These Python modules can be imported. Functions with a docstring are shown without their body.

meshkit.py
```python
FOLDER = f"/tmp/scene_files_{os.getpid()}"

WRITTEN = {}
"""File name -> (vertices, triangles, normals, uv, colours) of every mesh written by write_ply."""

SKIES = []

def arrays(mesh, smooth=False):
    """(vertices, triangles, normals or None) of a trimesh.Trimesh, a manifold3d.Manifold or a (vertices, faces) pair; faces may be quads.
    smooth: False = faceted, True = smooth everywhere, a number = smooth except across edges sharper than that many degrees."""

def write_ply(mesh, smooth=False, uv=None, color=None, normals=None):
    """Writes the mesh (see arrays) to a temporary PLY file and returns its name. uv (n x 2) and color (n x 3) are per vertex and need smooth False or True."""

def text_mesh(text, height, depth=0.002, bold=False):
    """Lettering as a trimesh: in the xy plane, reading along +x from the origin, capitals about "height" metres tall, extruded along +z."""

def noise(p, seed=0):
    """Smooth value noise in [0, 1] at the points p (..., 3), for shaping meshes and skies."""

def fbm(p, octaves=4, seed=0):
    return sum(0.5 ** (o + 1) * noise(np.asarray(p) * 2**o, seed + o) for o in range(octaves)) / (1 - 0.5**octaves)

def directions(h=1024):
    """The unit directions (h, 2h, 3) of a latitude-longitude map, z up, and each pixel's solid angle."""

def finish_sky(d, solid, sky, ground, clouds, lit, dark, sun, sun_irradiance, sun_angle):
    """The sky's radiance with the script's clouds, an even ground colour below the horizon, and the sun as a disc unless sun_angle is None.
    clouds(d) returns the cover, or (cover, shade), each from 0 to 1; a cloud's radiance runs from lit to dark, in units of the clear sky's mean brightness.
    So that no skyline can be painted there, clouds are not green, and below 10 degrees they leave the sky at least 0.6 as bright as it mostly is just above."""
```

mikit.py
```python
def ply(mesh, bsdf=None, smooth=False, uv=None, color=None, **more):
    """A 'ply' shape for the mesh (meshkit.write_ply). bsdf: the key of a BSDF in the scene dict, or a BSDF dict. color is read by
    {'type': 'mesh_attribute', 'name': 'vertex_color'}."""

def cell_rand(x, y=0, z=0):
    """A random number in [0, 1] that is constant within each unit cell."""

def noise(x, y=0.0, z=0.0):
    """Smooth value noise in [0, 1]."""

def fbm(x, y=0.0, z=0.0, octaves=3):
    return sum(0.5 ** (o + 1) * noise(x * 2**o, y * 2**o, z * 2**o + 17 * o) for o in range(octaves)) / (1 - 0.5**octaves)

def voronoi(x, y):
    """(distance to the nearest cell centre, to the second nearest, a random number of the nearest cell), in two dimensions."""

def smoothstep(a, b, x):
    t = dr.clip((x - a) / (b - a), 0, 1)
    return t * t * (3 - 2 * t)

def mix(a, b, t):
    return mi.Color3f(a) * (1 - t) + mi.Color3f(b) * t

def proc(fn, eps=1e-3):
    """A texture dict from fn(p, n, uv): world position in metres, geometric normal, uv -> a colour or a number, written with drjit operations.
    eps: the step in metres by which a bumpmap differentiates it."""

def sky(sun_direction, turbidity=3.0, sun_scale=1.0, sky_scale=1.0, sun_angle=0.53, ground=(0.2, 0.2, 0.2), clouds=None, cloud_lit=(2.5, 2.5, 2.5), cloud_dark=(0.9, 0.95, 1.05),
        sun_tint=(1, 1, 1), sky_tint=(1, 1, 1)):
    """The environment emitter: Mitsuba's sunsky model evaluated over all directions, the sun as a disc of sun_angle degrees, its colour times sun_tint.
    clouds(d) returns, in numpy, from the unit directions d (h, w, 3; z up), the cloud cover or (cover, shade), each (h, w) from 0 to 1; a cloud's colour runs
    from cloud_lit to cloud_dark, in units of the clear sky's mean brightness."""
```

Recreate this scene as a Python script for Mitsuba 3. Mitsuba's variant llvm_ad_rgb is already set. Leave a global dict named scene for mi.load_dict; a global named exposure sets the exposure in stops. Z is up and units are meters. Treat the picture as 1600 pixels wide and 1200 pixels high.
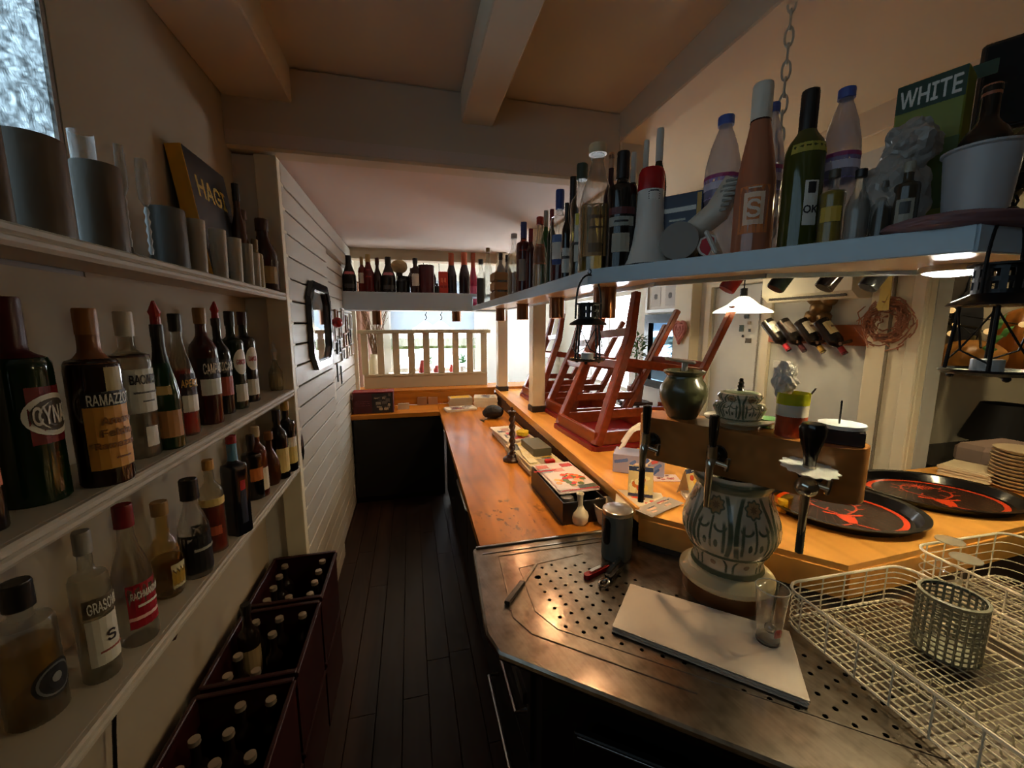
import math, random
import numpy as np, trimesh, mitsuba as mi, mikit
from mikit import proc, noise, fbm, voronoi, smoothstep, mix
from meshkit import text_mesh
from meshkit import fbm as nfbm
from shapely.geometry import Polygon, Point
import drjit as dr
T = mi.ScalarTransform4f
PI = math.pi
scene, labels = {}, {}

# ------------------------------------------------------------- camera, light level
YAW, PITCH, EYE = math.radians(14.1065), math.radians(8.3083), (0.0, 0.0, 1.75)
DIR = (math.sin(YAW) * math.cos(PITCH), math.cos(YAW) * math.cos(PITCH), -math.sin(PITCH))
scene['camera'] = {'type': 'perspective', 'fov': 2 * math.degrees(math.atan(800 / 630)), 'fov_axis': 'x', 'near_clip': .05, 'far_clip': 60,
                   'to_world': T().look_at(origin=EYE, target=[EYE[i] + DIR[i] for i in range(3)], up=[0, 0, 1])}
exposure = 1.4
DAY = (6.0, 6.5, 7.0)          # radiance of the backlit panes of the dining room
DIM = .74
WARM = (1.0, .64, .33)
PENDANT, SPOT, DOWN = 95.0, 130.0, 170.0

# ------------------------------------------------------------- materials
def lin(c):
    return [((v / 255) / 12.92 if v / 255 <= .04045 else ((v / 255 + .055) / 1.055) ** 2.4) for v in c]
def P(c, rough=.5, metal=0., spec=.5, **kw):
    key = 'mat_%02x%02x%02x_%d_%d_%d' % (*c, rough * 100, metal * 100, spec * 100) + ''.join('_%s%d' % (k, v * 100) for k, v in kw.items())
    if key not in scene:
        scene[key] = {'type': 'twosided', 'b': {'type': 'principled', 'base_color': {'type': 'rgb', 'value': lin(c)}, 'roughness': rough, 'metallic': metal, 'specular': spec, **kw}}
    return key
def PT(key, fn, rough=.5, metal=0., spec=.5, bump=None, **kw):
    b = {'type': 'principled', 'base_color': proc(fn), 'roughness': rough, 'metallic': metal, 'specular': spec, **kw}
    if bump:
        b = {'type': 'bumpmap', 'arbitrary': proc(bump), 'scale': 1.0, 'bsdf': b}
    scene[key] = {'type': 'twosided', 'b': b}
    return key
def glass(c=(1, 1, 1)):
    key = 'mat_glass_%d_%d_%d' % tuple(v * 100 for v in c)
    scene.setdefault(key, {'type': 'thindielectric', 'int_ior': 1.5, 'specular_transmittance': {'type': 'rgb', 'value': list(c)}})
    return key
def milky(key, c, w, t=(1, 1, 1), rough=.12):
    scene[key] = {'type': 'blendbsdf', 'weight': w, 'a': {'type': 'thindielectric', 'int_ior': 1.5, 'specular_transmittance': {'type': 'rgb', 'value': list(t)}},
                  'b': {'type': 'twosided', 'b': {'type': 'principled', 'base_color': {'type': 'rgb', 'value': lin(c)}, 'roughness': rough, 'specular': .7}}}
    return key
scene['mat_print'] = {'type': 'twosided', 'b': {'type': 'principled', 'base_color': {'type': 'mesh_attribute', 'name': 'vertex_color'}, 'roughness': .5}}
scene['mat_gloss_print'] = {'type': 'twosided', 'b': {'type': 'principled', 'base_color': {'type': 'mesh_attribute', 'name': 'vertex_color'}, 'roughness': .22}}
L = lambda c: mi.Color3f(*lin(c))
def wood_fn(a, b, along, sc=1.0, blotch=.5):
    A, B = lin(a), lin(b)
    def f(p, n, uv):
        u, v = (p.y, p.x) if along == 'y' else (p.x, p.y)
        w = p.z
        warp = fbm(u * 1.5 * sc, v * 6 * sc, w * 6, 2)
        g = noise(u * 3 * sc, (v * 90 + warp * 14) * sc, w * 60 * sc)
        s = fbm(u * 2.2, v * 9, w * 9, 3)
        return mix(A, B, dr.clip(g * .45 + (s - .3) * 2 * blotch, 0, 1))
    return f
_cw = wood_fn((206, 132, 46), (140, 78, 24), 'y', .6, .6)
def counter_fn(p, n, uv):
    c = _cw(p, n, uv)
    s = smoothstep(.60, .74, fbm(p.x * 3.1 + 4, p.y * 2.0, 1.7, 3)) * .45            # large water stains
    k = smoothstep(.62, .70, fbm(p.x * 40, p.y * 22, 0, 3)) * smoothstep(.22, .05, dr.sqrt(dr.square(p.x - .42) + dr.square((p.y - 1.68) * .8)))   # worn black scratches
    return mix(mix(c, L((84, 48, 22)), s), L((58, 32, 15)), k * .8)
COUNTER = PT('mat_counter_wood', counter_fn, .25, spec=.35)
FARWOOD = PT('mat_far_wood', wood_fn((204, 132, 50), (156, 90, 30), 'x', .6, .5), .27, spec=.35)
LEDGEW = PT('mat_ledge_wood', wood_fn((228, 166, 80), (192, 130, 58), 'y', .5, .45), .3, spec=.4)
PLANK = PT('mat_floor_wood', wood_fn((44, 26, 16), (26, 15, 9), 'y', .8, .6), .42, spec=.35)
CHAIRW = PT('mat_chair_wood', wood_fn((132, 54, 26), (90, 34, 16), 'y', .8, .4), .25, spec=.5)
BEAMW = PT('mat_tower_wood', wood_fn((176, 120, 62), (120, 76, 36), 'x', .6, .5), .3, spec=.5)
def steel_fn(p, n, uv):
    s = fbm(p.x * 34, p.y * 34, p.z * 20, 3)
    sc = noise(p.x * 240 + p.y * 60, p.y * 18 - p.x * 30)
    return mix((.22, .185, .145), (.38, .33, .275), dr.clip(s * 1.3 - .2 + (sc - .5) * .25, 0, 1))
STEEL = PT('mat_steel_sheet', steel_fn, .22, 1.0)
CHROME = P((205, 205, 205), .14, 1.0)
DULL = P((150, 148, 145), .32, 1.0)
WALLP = P((158, 145, 124), .75, 0, .2)
WALLG = P((182, 182, 176), .75, 0, .2)
CEILP = P((196, 182, 160), .8, 0, .15)
WHITE = P((198, 194, 184), .42)
BOARDW = P((172, 166, 152), .42)
RAILP = P((176, 160, 130), .5)
CREAM = P((216, 206, 180), .45)
SHELFW = P((186, 206, 218), .3)
SHELFN = P((172, 162, 144), .5)
BLACK = P((14, 14, 15), .4)
BLACKG = P((10, 10, 11), .16)
IRON = P((20, 22, 24), .38, .3)
COPPER = P((112, 74, 50), .24, 1.0)
PAPER = P((226, 222, 212), .7)

# ------------------------------------------------------------- naming
used = set()
def numbered(k):
    if k not in used:
        used.add(k); return k
    i = 1
    while '%s_%03d' % (k, i) in used: i += 1
    k = '%s_%03d' % (k, i); used.add(k); return k
def thing(name, label, cat, group=None):
    k = numbered(name); labels[k] = {'label': label, 'category': cat}
    if group: labels[k]['group'] = group
    return k
def shape(mesh, mat, smooth=35, color=None, **more):
    return mikit.ply(mesh, mat, smooth=smooth, **({'color': color} if color is not None else {}), **more)
def put(part, mesh, mat, parent, smooth=35, label=None, stuff=False, **more):
    k = numbered(parent + '__' + part); scene[k] = shape(mesh, mat, smooth, **more)
    if label or stuff:
        labels[k] = {}
        if label: labels[k]['label'] = label
        if stuff: labels[k]['kind'] = 'stuff'
    return k
def solo(name, mesh, mat, label, cat, group=None, smooth=35, **more):
    k = thing(name, label, cat, group); scene[k] = shape(mesh, mat, smooth, **more); return k
def struct(name, mesh, mat, smooth=35, label=None, cat=None):
    used.add(name); scene[name] = shape(mesh, mat, smooth); labels[name] = {'kind': 'structure'}
    if label: labels[name]['label'] = label
    if cat: labels[name]['category'] = cat
    return name
def vcol(items):
    vs, fs, cs, o = [], [], [], 0
    for m, c in items:
        v, f = np.asarray(m.vertices), np.asarray(m.faces)
        vs.append(v); fs.append(f + o); cs.append(np.tile(lin(c), (len(v), 1))); o += len(v)
    return trimesh.Trimesh(np.vstack(vs), np.vstack(fs), process=False), np.vstack(cs)
def prints(part, items, parent, mat='mat_print', label=None):
    m, c = vcol(items); return put(part, m, mat, parent, False, label, color=c)
def emit(part, mesh, parent, rgb, mat=None, label=None):
    return put(part, mesh, mat or P((235, 230, 215), .5), parent, 30, label, emitter={'type': 'area', 'radiance': {'type': 'rgb', 'value': list(rgb)}})

# ------------------------------------------------------------- mesh helpers
cat = trimesh.util.concatenate
def tm(v, f): return trimesh.Trimesh(np.asarray(v, float), np.asarray(f, int), process=False)
def move(m, x=0, y=0, z=0, rz=0, rx=0, ry=0, s=1):
    m = m.copy()
    if s != 1: m.apply_scale(s)
    for ang, ax in ((rx, [1, 0, 0]), (ry, [0, 1, 0]), (rz, [0, 0, 1])):
        if ang: m.apply_transform(trimesh.transformations.rotation_matrix(ang, ax))
    m.apply_translation([x, y, z]); return m
def box(sx, sy, sz, x=0, y=0, z=0, bev=0., **r):
    """A box centred on x, y and standing on z."""
    if bev:
        pts = []
        for a in (-1, 1):
            for b in (-1, 1):
                for c in (-1, 1):
                    q = np.array([a * sx / 2, b * sy / 2, c * sz / 2])
                    for k in range(3):
                        w = q - np.array([a, b, c]) * bev; w[k] = q[k]; pts.append(w)
        m = trimesh.convex.convex_hull(np.array(pts))
    else:
        m = trimesh.creation.box((sx, sy, sz))
    m.apply_translation([0, 0, sz / 2])
    return move(m, x, y, z, **r)
def span(x0, x1, y0, y1, z0, z1, bev=0.): return box(abs(x1 - x0), abs(y1 - y0), z1 - z0, (x0 + x1) / 2, (y0 + y1) / 2, z0, bev)
def lathe(pts, n=28, sx=1., sy=1.):
    pts = [(max(r, 0), z) for r, z in pts]
    v, f, rings = [], [], []
    for r, z in pts:
        if r < 1e-6:
            rings.append([len(v)]); v.append((0, 0, z))
        else:
            rings.append(list(range(len(v), len(v) + n)))
            v += [(r * math.cos(2 * PI * i / n) * sx, r * math.sin(2 * PI * i / n) * sy, z) for i in range(n)]
    for a, b in zip(rings, rings[1:]):
        for i in range(n):
            j = (i + 1) % n
            if len(a) == 1 and len(b) == 1: break
            if len(a) == 1: f.append((a[0], b[j], b[i]))
            elif len(b) == 1: f.append((a[i], a[j], b[0]))
            else: f += [(a[i], a[j], b[j]), (a[i], b[j], b[i])]
    return tm(v, f)
def cyl(r, h, x=0, y=0, z=0, n=24, r2=None, **k): return move(lathe([(0, 0), (r, 0), (r if r2 is None else r2, h), (0, h)], n), x, y, z, **k)
def tube(path, r, n=8, closed=False):
    p = np.asarray(path, float); m = len(p)
    t = np.roll(p, -1, 0) - np.roll(p, 1, 0) if closed else np.gradient(p, axis=0)
    t /= np.linalg.norm(t, axis=1, keepdims=True) + 1e-12
    u = np.cross(t[0], [0, 0, 1] if abs(t[0][2]) < .9 else [1, 0, 0]); v, f = [], []
    rs = np.broadcast_to(r, m)
    for i in range(m):
        u = u - t[i] * (u @ t[i]); u /= np.linalg.norm(u); w = np.cross(t[i], u)
        v += [p[i] + rs[i] * (math.cos(a) * u + math.sin(a) * w) for a in np.arange(n) * 2 * PI / n]
    for i in range(m if closed else m - 1):
        a, b = i * n, (i + 1) % m * n
        for k in range(n):
            l = (k + 1) % n; f += [(a + k, a + l, b + l), (a + k, b + l, b + k)]
    if not closed:
        v += [p[0], p[-1]]
        for k in range(n):
            l = (k + 1) % n; f += [(m * n, l, k), (m * n + 1, (m - 1) * n + k, (m - 1) * n + l)]
    return tm(v, f)
def bar(p, q, w, d, up=(0, 0, 1), w2=None, d2=None):
    """A rectangular stick from p to q."""
    p, q = np.asarray(p, float), np.asarray(q, float); t = (q - p) / np.linalg.norm(q - p)
    up = np.asarray(up, float); a = np.cross(t, up)
    if np.linalg.norm(a) < .1: a = np.cross(t, [0, 1, 0])
    a /= np.linalg.norm(a); b = np.cross(t, a); pts = []
    for c, ww, dd in ((p, w, d), (q, w2 or w, d2 or d)):
        e = min(ww, dd) * .12
        for s in (-1, 1):
            for o in (-1, 1):
                pts += [c + a * s * (ww / 2 - e) + b * o * dd / 2, c + a * s * ww / 2 + b * o * (dd / 2 - e)]
    return trimesh.convex.convex_hull(np.array(pts))
def prism(poly, h, z=0):
    g = poly if isinstance(poly, Polygon) else Polygon(poly)
    m = trimesh.creation.extrude_polygon(g, h, engine='earcut'); m.apply_translation([0, 0, z]); return m
def rpoly(w, d, r): return Polygon([(-w / 2, -d / 2), (w / 2, -d / 2), (w / 2, d / 2), (-w / 2, d / 2)]).buffer(-r).buffer(r, quad_segs=4)
def frame_m(o, ux, uy):
    """Matrix that lays local x, y along ux, uy at o."""
    ux, uy = np.asarray(ux, float), np.asarray(uy, float); ux /= np.linalg.norm(ux); uy -= ux * (ux @ uy); uy /= np.linalg.norm(uy)
    M = np.eye(4); M[:3, 0], M[:3, 1], M[:3, 2], M[:3, 3] = ux, uy, np.cross(ux, uy), o; return M
def lay(m, M): m = m.copy(); m.apply_transform(M); return m
def text(s, h, depth=.0006, bold=False, width=None):
    if s == '-':                      # a line of print too small or too blurred to read
        return box(width or h * 4, h * .5, depth).subdivide().subdivide()
    m = text_mesh(s, h, depth, bold); m.apply_translation([-(m.bounds[0][0] + m.bounds[1][0]) / 2, -h / 2, 0])
    if width:
        k = width / (m.bounds[1][0] - m.bounds[0][0]); m.apply_scale([k, 1, 1])
    return m
def flat(w, h, x=0, y=0, z=0, t=.0006): return box(w, h, t, x, y, z)
def bend(m, r, ac, zc):
    v = np.array(m.vertices); a = ac + v[:, 0] / r; rr = r + v[:, 2]
    m = m.copy(); m.vertices = np.stack([rr * np.cos(a), rr * np.sin(a), zc + v[:, 1]], 1); return m
def band(r, z0, z1, ac, half, n=10):
    n = max(4, int(half * 6)); a = ac + np.linspace(-half, half, n + 1)
    v = [(r * math.cos(t), r * math.sin(t), z) for z in (z0, z1) for t in a]
    f = [q for i in range(n) for q in ((i, i + 1, n + 2 + i), (i, n + 2 + i, n + 1 + i))]
    return tm(v, f)
def disc(r, x=0, y=0, z=0, t=.0006, n=24): return cyl(r, t, x, y, z, n)
def crumple(sx, sy, sz, amp, seed, sub=3, sc=6.):
    m = trimesh.creation.icosphere(subdivisions=sub); v = np.array(m.vertices)
    v *= 1 + amp * (nfbm(v * sc / 4 + seed * 7.3, 3, seed) - .5)[:, None] * 2
    m.vertices = v * [sx / 2, sy / 2, sz / 2]; return m
def facing(x, y): return math.atan2(-y, -x)


# ============================================================= the room
XR = 2.5
# floor boards
struct('floor', span(-1.3, 5.1, -2.3, 6.7, -.12, -.012), P((40, 24, 16), .7))
rng = random.Random(3)
bw = .118
for i in range(10):
    x0 = -.80 + i * bw
    ys = [.2, 1.1 + rng.random() * .9, 2.6 + rng.random() * .8, 4.02]
    for a, b in zip(ys, ys[1:]):
        put('plank', span(x0 + .0012, x0 + bw - .0012, a + .001, b - .001, -.012, rng.random() * .0012, .0012), PLANK, 'floor', False)
# walls
struct('wall_left', span(-.80, -.72, 1.165, 2.16, 0, 2.83), WALLP)
put('wall_below_window', span(-.80, -.72, -2.2, 1.165, 0, 1.86), WALLP, 'wall_left', False)
put('wall_above_window', span(-.80, -.72, -2.2, 1.165, 2.62, 2.83), WALLP, 'wall_left', False)
put('wall_behind', span(-.80, -.72, -2.2, -1.4, 1.86, 2.62), WALLP, 'wall_left', False)
struct('wall_post', span(-.628, -.54, 2.075, 2.16, 0, 2.482, .003), CREAM)
put('return_board', span(-.72, -.628, 2.10, 2.16, 0, 2.482), WHITE, 'wall_post', False)
struct('wall_boarded', span(-.80, -.60, 2.16, 4.55, 0, 2.83), WALLP)
bh = .1035
k = 0
for i in range(24):
    z0 = i * bh
    sp = [(2.12, 3.10, -.54), (3.10, 4.50, -.575)] if z0 + bh / 2 < 2.24 else [(2.12, 4.50, -.54)]
    for (a, b, xf) in sp:
        put('board', span(-.60, xf + rng.random() * .0012, a, b, z0 + .004, z0 + bh - .004, .003), BOARDW, 'wall_boarded', False)
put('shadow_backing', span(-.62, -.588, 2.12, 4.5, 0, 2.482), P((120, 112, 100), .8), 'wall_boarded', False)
struct('wall_dining_left', span(-1.3, -1.2, 4.55, 6.6, 0, 2.83), CREAM)
put('corner', span(-1.3, -.54, 4.50, 4.55, 0, 2.83), CREAM, 'wall_dining_left', False)
struct('wall_recess', span(XR + .1, 5.1, 1.95, 2.05, 0, 2.83), P((186, 178, 156), .7))
struct('wall_side', span(5.0, 5.1, -2.2, 1.95, 0, 2.83), WALLP)
struct('wall_back', span(-.8, 5.1, -2.3, -2.2, 0, 2.83), P((96, 84, 70), .8))
struct('ceiling', span(-1.3, 5.1, -2.3, 6.7, 2.83, 2.93), CEILP)
put('lowered_panel', span(-.80, 1.14, 2.05, 4.35, 2.505, 2.56), P((206, 190, 178), .7), 'ceiling')
put('lowered_front', span(-.80, 1.10, 2.05, 2.16, 2.49, 2.83, .01), CEILP, 'ceiling')
put('lowered_end', span(-.80, 1.24, 4.35, 4.5, 2.40, 2.83), P((190, 170, 142), .7), 'ceiling')
struct('trim_1', span(-.72, -.455, -2.2, 2.06, 2.69, 2.84, .006), CEILP)
struct('trim_2', span(.27, .42, -2.2, 2.06, 2.69, 2.84, .006), CEILP)
struct('trim_3', span(1.09, 1.24, -2.2, 2.06, 2.69, 2.84, .006), CEILP)
put('beam_end', span(1.10, 1.24, 2.05, 4.36, 2.49, 2.84, .006), CEILP, 'trim_3')
struct('trim_4', span(2.3, 2.52, -2.2, 4.2, 2.70, 2.84, .006), CEILP)
# right wall, with a door far along it
XR = 2.5
D0, D1 = 2.42, 2.95
struct('wall_right', span(XR, XR + .1, 1.44, D0, 0, 2.83), WALLG)
put('wall_over_door', span(XR, XR + .1, D0, D1, 2.06, 2.83), WALLG, 'wall_right', False)
put('wall_far_piece', span(XR, XR + .1, D1, 4.25, 0, 2.83), P((206, 206, 200), .7), 'wall_right', False)
put('wall_under_window', span(XR, XR + .1, 4.25, 5.9, 0, .95), P((206, 206, 200), .7), 'wall_right', False)
put('wall_over_window', span(XR, XR + .1, 4.25, 5.9, 2.15, 2.83), P((206, 206, 200), .7), 'wall_right', False)
put('wall_end', span(XR, XR + .1, 5.9, 6.6, 0, 2.83), P((206, 206, 200), .7), 'wall_right', False)
struct('trim_5', span(XR - .05, XR, 1.44, 1.70, 0, 2.7, .006), CREAM)
put('fillet', span(XR - .075, XR - .05, 1.44, 1.50, 0, 2.7, .005), CREAM, 'trim_5', False)
put('fillet', span(XR - .062, XR - .05, 1.585, 1.595, 0, 2.7), P((120, 112, 96), .6), 'trim_5', False)
struct('trim_6', span(XR - .03, XR, D1, D1 + .07, 0, 2.13, .005), CREAM)
put('head', span(XR - .03, XR, D0 - .07, D1 + .07, 2.06, 2.13, .005), CREAM, 'trim_6', False)
put('jamb', span(XR - .03, XR, D0 - .07, D0, 0, 2.06, .005), CREAM, 'trim_6', False)
struct('trim_7', span(XR - .10, XR, 3.10, 3.34, 0, 2.8, .006), CREAM)
struct('door_1', span(XR + .01, XR + .05, D0 + .004, D1 - .004, .005, 2.055, .004), P((204, 204, 196), .5))
put('rail', span(XR + .002, XR + .012, D0 + .05, D0 + .06, .1, 2.0), P((120, 116, 108), .5), 'door_1', False)
m_ = []
for (py, pz, w, h, c, wh) in ((2.60, 1.80, .045, .03, (40, 50, 46), 'topmost wide dark'), (2.64, 1.70, .04, .05, (50, 66, 54), 'upright dark green'), (2.56, 1.70, .022, .022, (30, 30, 30), 'tiny black right-hand'), (2.62, 1.655, .02, .02, (36, 36, 36), 'tiny black lower left'), (2.565, 1.615, .055, .035, (70, 60, 40), 'lowest brown'), (2.57, 1.755, .03, .024, (150, 130, 100), 'small tan')):
    solo('fridge_magnet', box(.006, w, h, XR + .007, py, pz, .001), P(c, .5), wh + ' magnet stuck on the pale door behind the pendant lamp', 'magnet', 'magnets on the pale door')
# far wall with its windows
FY = 6.55
struct('wall_far', span(-1.3, -.30, FY, FY + .1, 0, 2.83), P((210, 206, 196), .7))
put('wall_far_right', span(1.02, 2.6, FY, FY + .1, 0, 2.83), P((210, 206, 196), .7), 'wall_far', False)
put('wall_far_low', span(-.30, 1.02, FY, FY + .1, 0, 1.02), P((210, 206, 196), .7), 'wall_far', False)
put('wall_far_high', span(-.30, 1.02, FY, FY + .1, 2.4, 2.83), P((210, 206, 196), .7), 'wall_far', False)
def window(name, x0, x1, z0, z1, y, n, blind=None, axis='x', c=DAY):
    def B(a, b, lo, hi, d0, d1):
        return span(a, b, y + d0, y + d1, lo, hi) if axis == 'x' else span(y + d0, y + d1, a, b, lo, hi)
    w = struct(name, cat([B(x0, x1, z0, z0 + .05, 0, .05), B(x0, x1, z1 - .05, z1, 0, .05), B(x0, x0 + .05, z0 + .05, z1 - .05, 0, .05), B(x1 - .05, x1, z0 + .05, z1 - .05, 0, .05)]), WHITE, False)
    for i in range(n):
        a, b = x0 + .05 + (x1 - x0 - .1) * i / n, x0 + .05 + (x1 - x0 - .1) * (i + 1) / n
        emit('pane', B(a, b, z0 + .05, z1 - .05, .02, .026), w, c)
        if i: put('mullion', B(a - .02, a + .02, z0 + .05, z1 - .05, -.005, .018), WHITE, w, False)
    return w
w2 = window('window_2', -.30, 1.02, 1.02, 2.4, FY + .02, 5)
put('sill', span(-.34, 1.06, FY - .20, FY + .02, .99, 1.02, .004), WHITE, w2, False)
w3 = window('window_3', 4.25, 5.9, .95, 2.15, XR + .02, 3, axis='y')
# ornamental pane beside the top shelf
def ripple(p, n, uv):
    a, b, _ = voronoi(p.y * 90 + fbm(p.y * 30, p.z * 30) * 3, p.z * 62 + fbm(p.y * 28, p.z * 32 + 9) * 3)
    g = fbm(p.y * 120, p.z * 80, 3.1, 3)
    v = dr.clip(.55 + (b - a) * .8 + (g - .5) * 1.1, .08, 1.6)
    return mi.Color3f(.78, .95, 1.06) * dr.clip(v / 1.3, .05, .95)
w1 = struct('window_1', cat([span(-.80, -.722, 1.153, 1.165, 1.86, 2.62), span(-.80, -.722, -1.4, -1.37, 1.86, 2.62), span(-.80, -.722, -1.37, 1.153, 1.86, 1.88), span(-.80, -.722, -1.37, 1.153, 2.60, 2.62)]), P((120, 112, 104), .6), False)
g_ = trimesh.creation.box((.004, 2.52, .74)).subdivide().subdivide().subdivide()
scene['mat_ornamental_glass'] = {'type': 'thindielectric', 'int_ior': 1.5, 'specular_transmittance': proc(ripple)}
k_ = put('pane', move(g_, -.7235, -.11, 2.24), 'mat_ornamental_glass', w1, False, 'rippled ornamental glass glowing with cold daylight')
emit('frosted_sheet', move(g_, -.731, -.11, 2.24), w1, (DIM, DIM, DIM))

# ---- shelves in the niche
def niche_shelf(z, label):
    t = thing('wall_shelf', label, 'shelf')
    put('board', span(-.72, -.552, -.6, 2.075, z - .024, z, .002), SHELFN, t, False)
    prof = [(0, -.034), (.006, -.034), (.011, -.027), (.011, -.020), (.007, -.017), (.012, -.012), (.012, -.004), (.008, 0), (0, 0)]
    v = [(-.552 + a, y, z + b) for y in (-.6, 2.073) for a, b in prof]; n = len(prof)
    f = [q for i in range(n - 1) for q in ((i, n + i, n + i + 1), (i, n + i + 1, i + 1))]
    put('moulding', tm(v, f), SHELFN, t, 20)
    return t
ZA, ZB, ZC = 1.895, 1.452, 1.078
niche_shelf(ZA, 'white moulded shelf high on the left wall, carrying mugs and glasses')
niche_shelf(ZB, 'white moulded shelf on the left at mid height, with the big green bottle')
niche_shelf(ZC, 'lowest white moulded shelf on the left, above the crates')

# ---- far counter and cabinet
t = thing('base_cabinet', 'black panelled cabinet under the wooden counter at the end of the aisle', 'cabinet')
put('body', span(-.56, .30, 4.03, 4.42, .06, .855, .004), P((15, 14, 14), .45), t, False)
put('plinth', span(-.56, .30, 4.07, 4.4, 0, .06), BLACK, t, False)
t = thing('far_counter', 'short wooden counter across the end of the aisle holding the red box', 'counter')
put('worktop', span(-.573, .262, 3.99, 4.40, .855, .9, .004), FARWOOD, t, False)
put('upstand', span(-.573, .9, 4.40, 4.44, .9, 1.03, .003), FARWOOD, t, False)
put('upper_board', span(-.573, 1.5, 4.40, 4.75, 1.03, 1.06, .004), FARWOOD, t, False)
# railing on top of it
t = thing('railing', 'cream painted railing with flat balusters at the end of the bar', 'railing')
ry = 4.62
put('bottom_rail', span(-.50, .86, ry - .02, ry + .02, 1.06, 1.19, .004), RAILP, t, False)
put('ledge_strip', span(-.50, .86, ry - .03, ry + .025, 1.19, 1.215, .003), RAILP, t, False)
put('top_rail', span(-.56, .90, ry - .035, ry + .035, 1.66, 1.70, .006), RAILP, t, False)
for i in range(9):
    x = -.50 + .02 + i * .163
    put('baluster', span(x - .035, x + .035, ry - .012, ry + .012, 1.215, 1.66, .003), RAILP, t, False)

# ---- long counter and what is under it
t = thing('bar_counter', 'long honey-coloured wooden worktop running down the right of the aisle', 'counter')
put('worktop', prism([(.262, 3.99), (.262, 4.40), (.9, 4.40), (.87, 1.43), (.235, 1.43)], .04, .86), COUNTER, t, False)
put('back_panel', span(.90, .93, 1.45, 4.40, .3, 1.0), P((58, 36, 22), .5), t, False)
t = thing('back_bar_fridge', 'black fridge unit under the long worktop with a steel bar handle', 'refrigerator')
put('body', span(.34, .87, 1.46, 3.98, .04, .858), P((13, 13, 14), .4), t, False)
for i, (a, b) in enumerate(((3.2, 3.95), (2.45, 3.18), (1.48, 2.43))):
    d = put('door', span(.315, .338, a, b, .1, .84, .004), P((16, 16, 17), .35), t, False)
y0 = 2.18
dkey = t + '__door_002'
put('handle', tube([(.315, y0, .70), (.285, y0, .70), (.28, y0 + .01, .70), (.28, y0 + .46, .70), (.285, y0 + .47, .70), (.315, y0 + .47, .70)], .010, 10), CHROME, dkey, 30)
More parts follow.
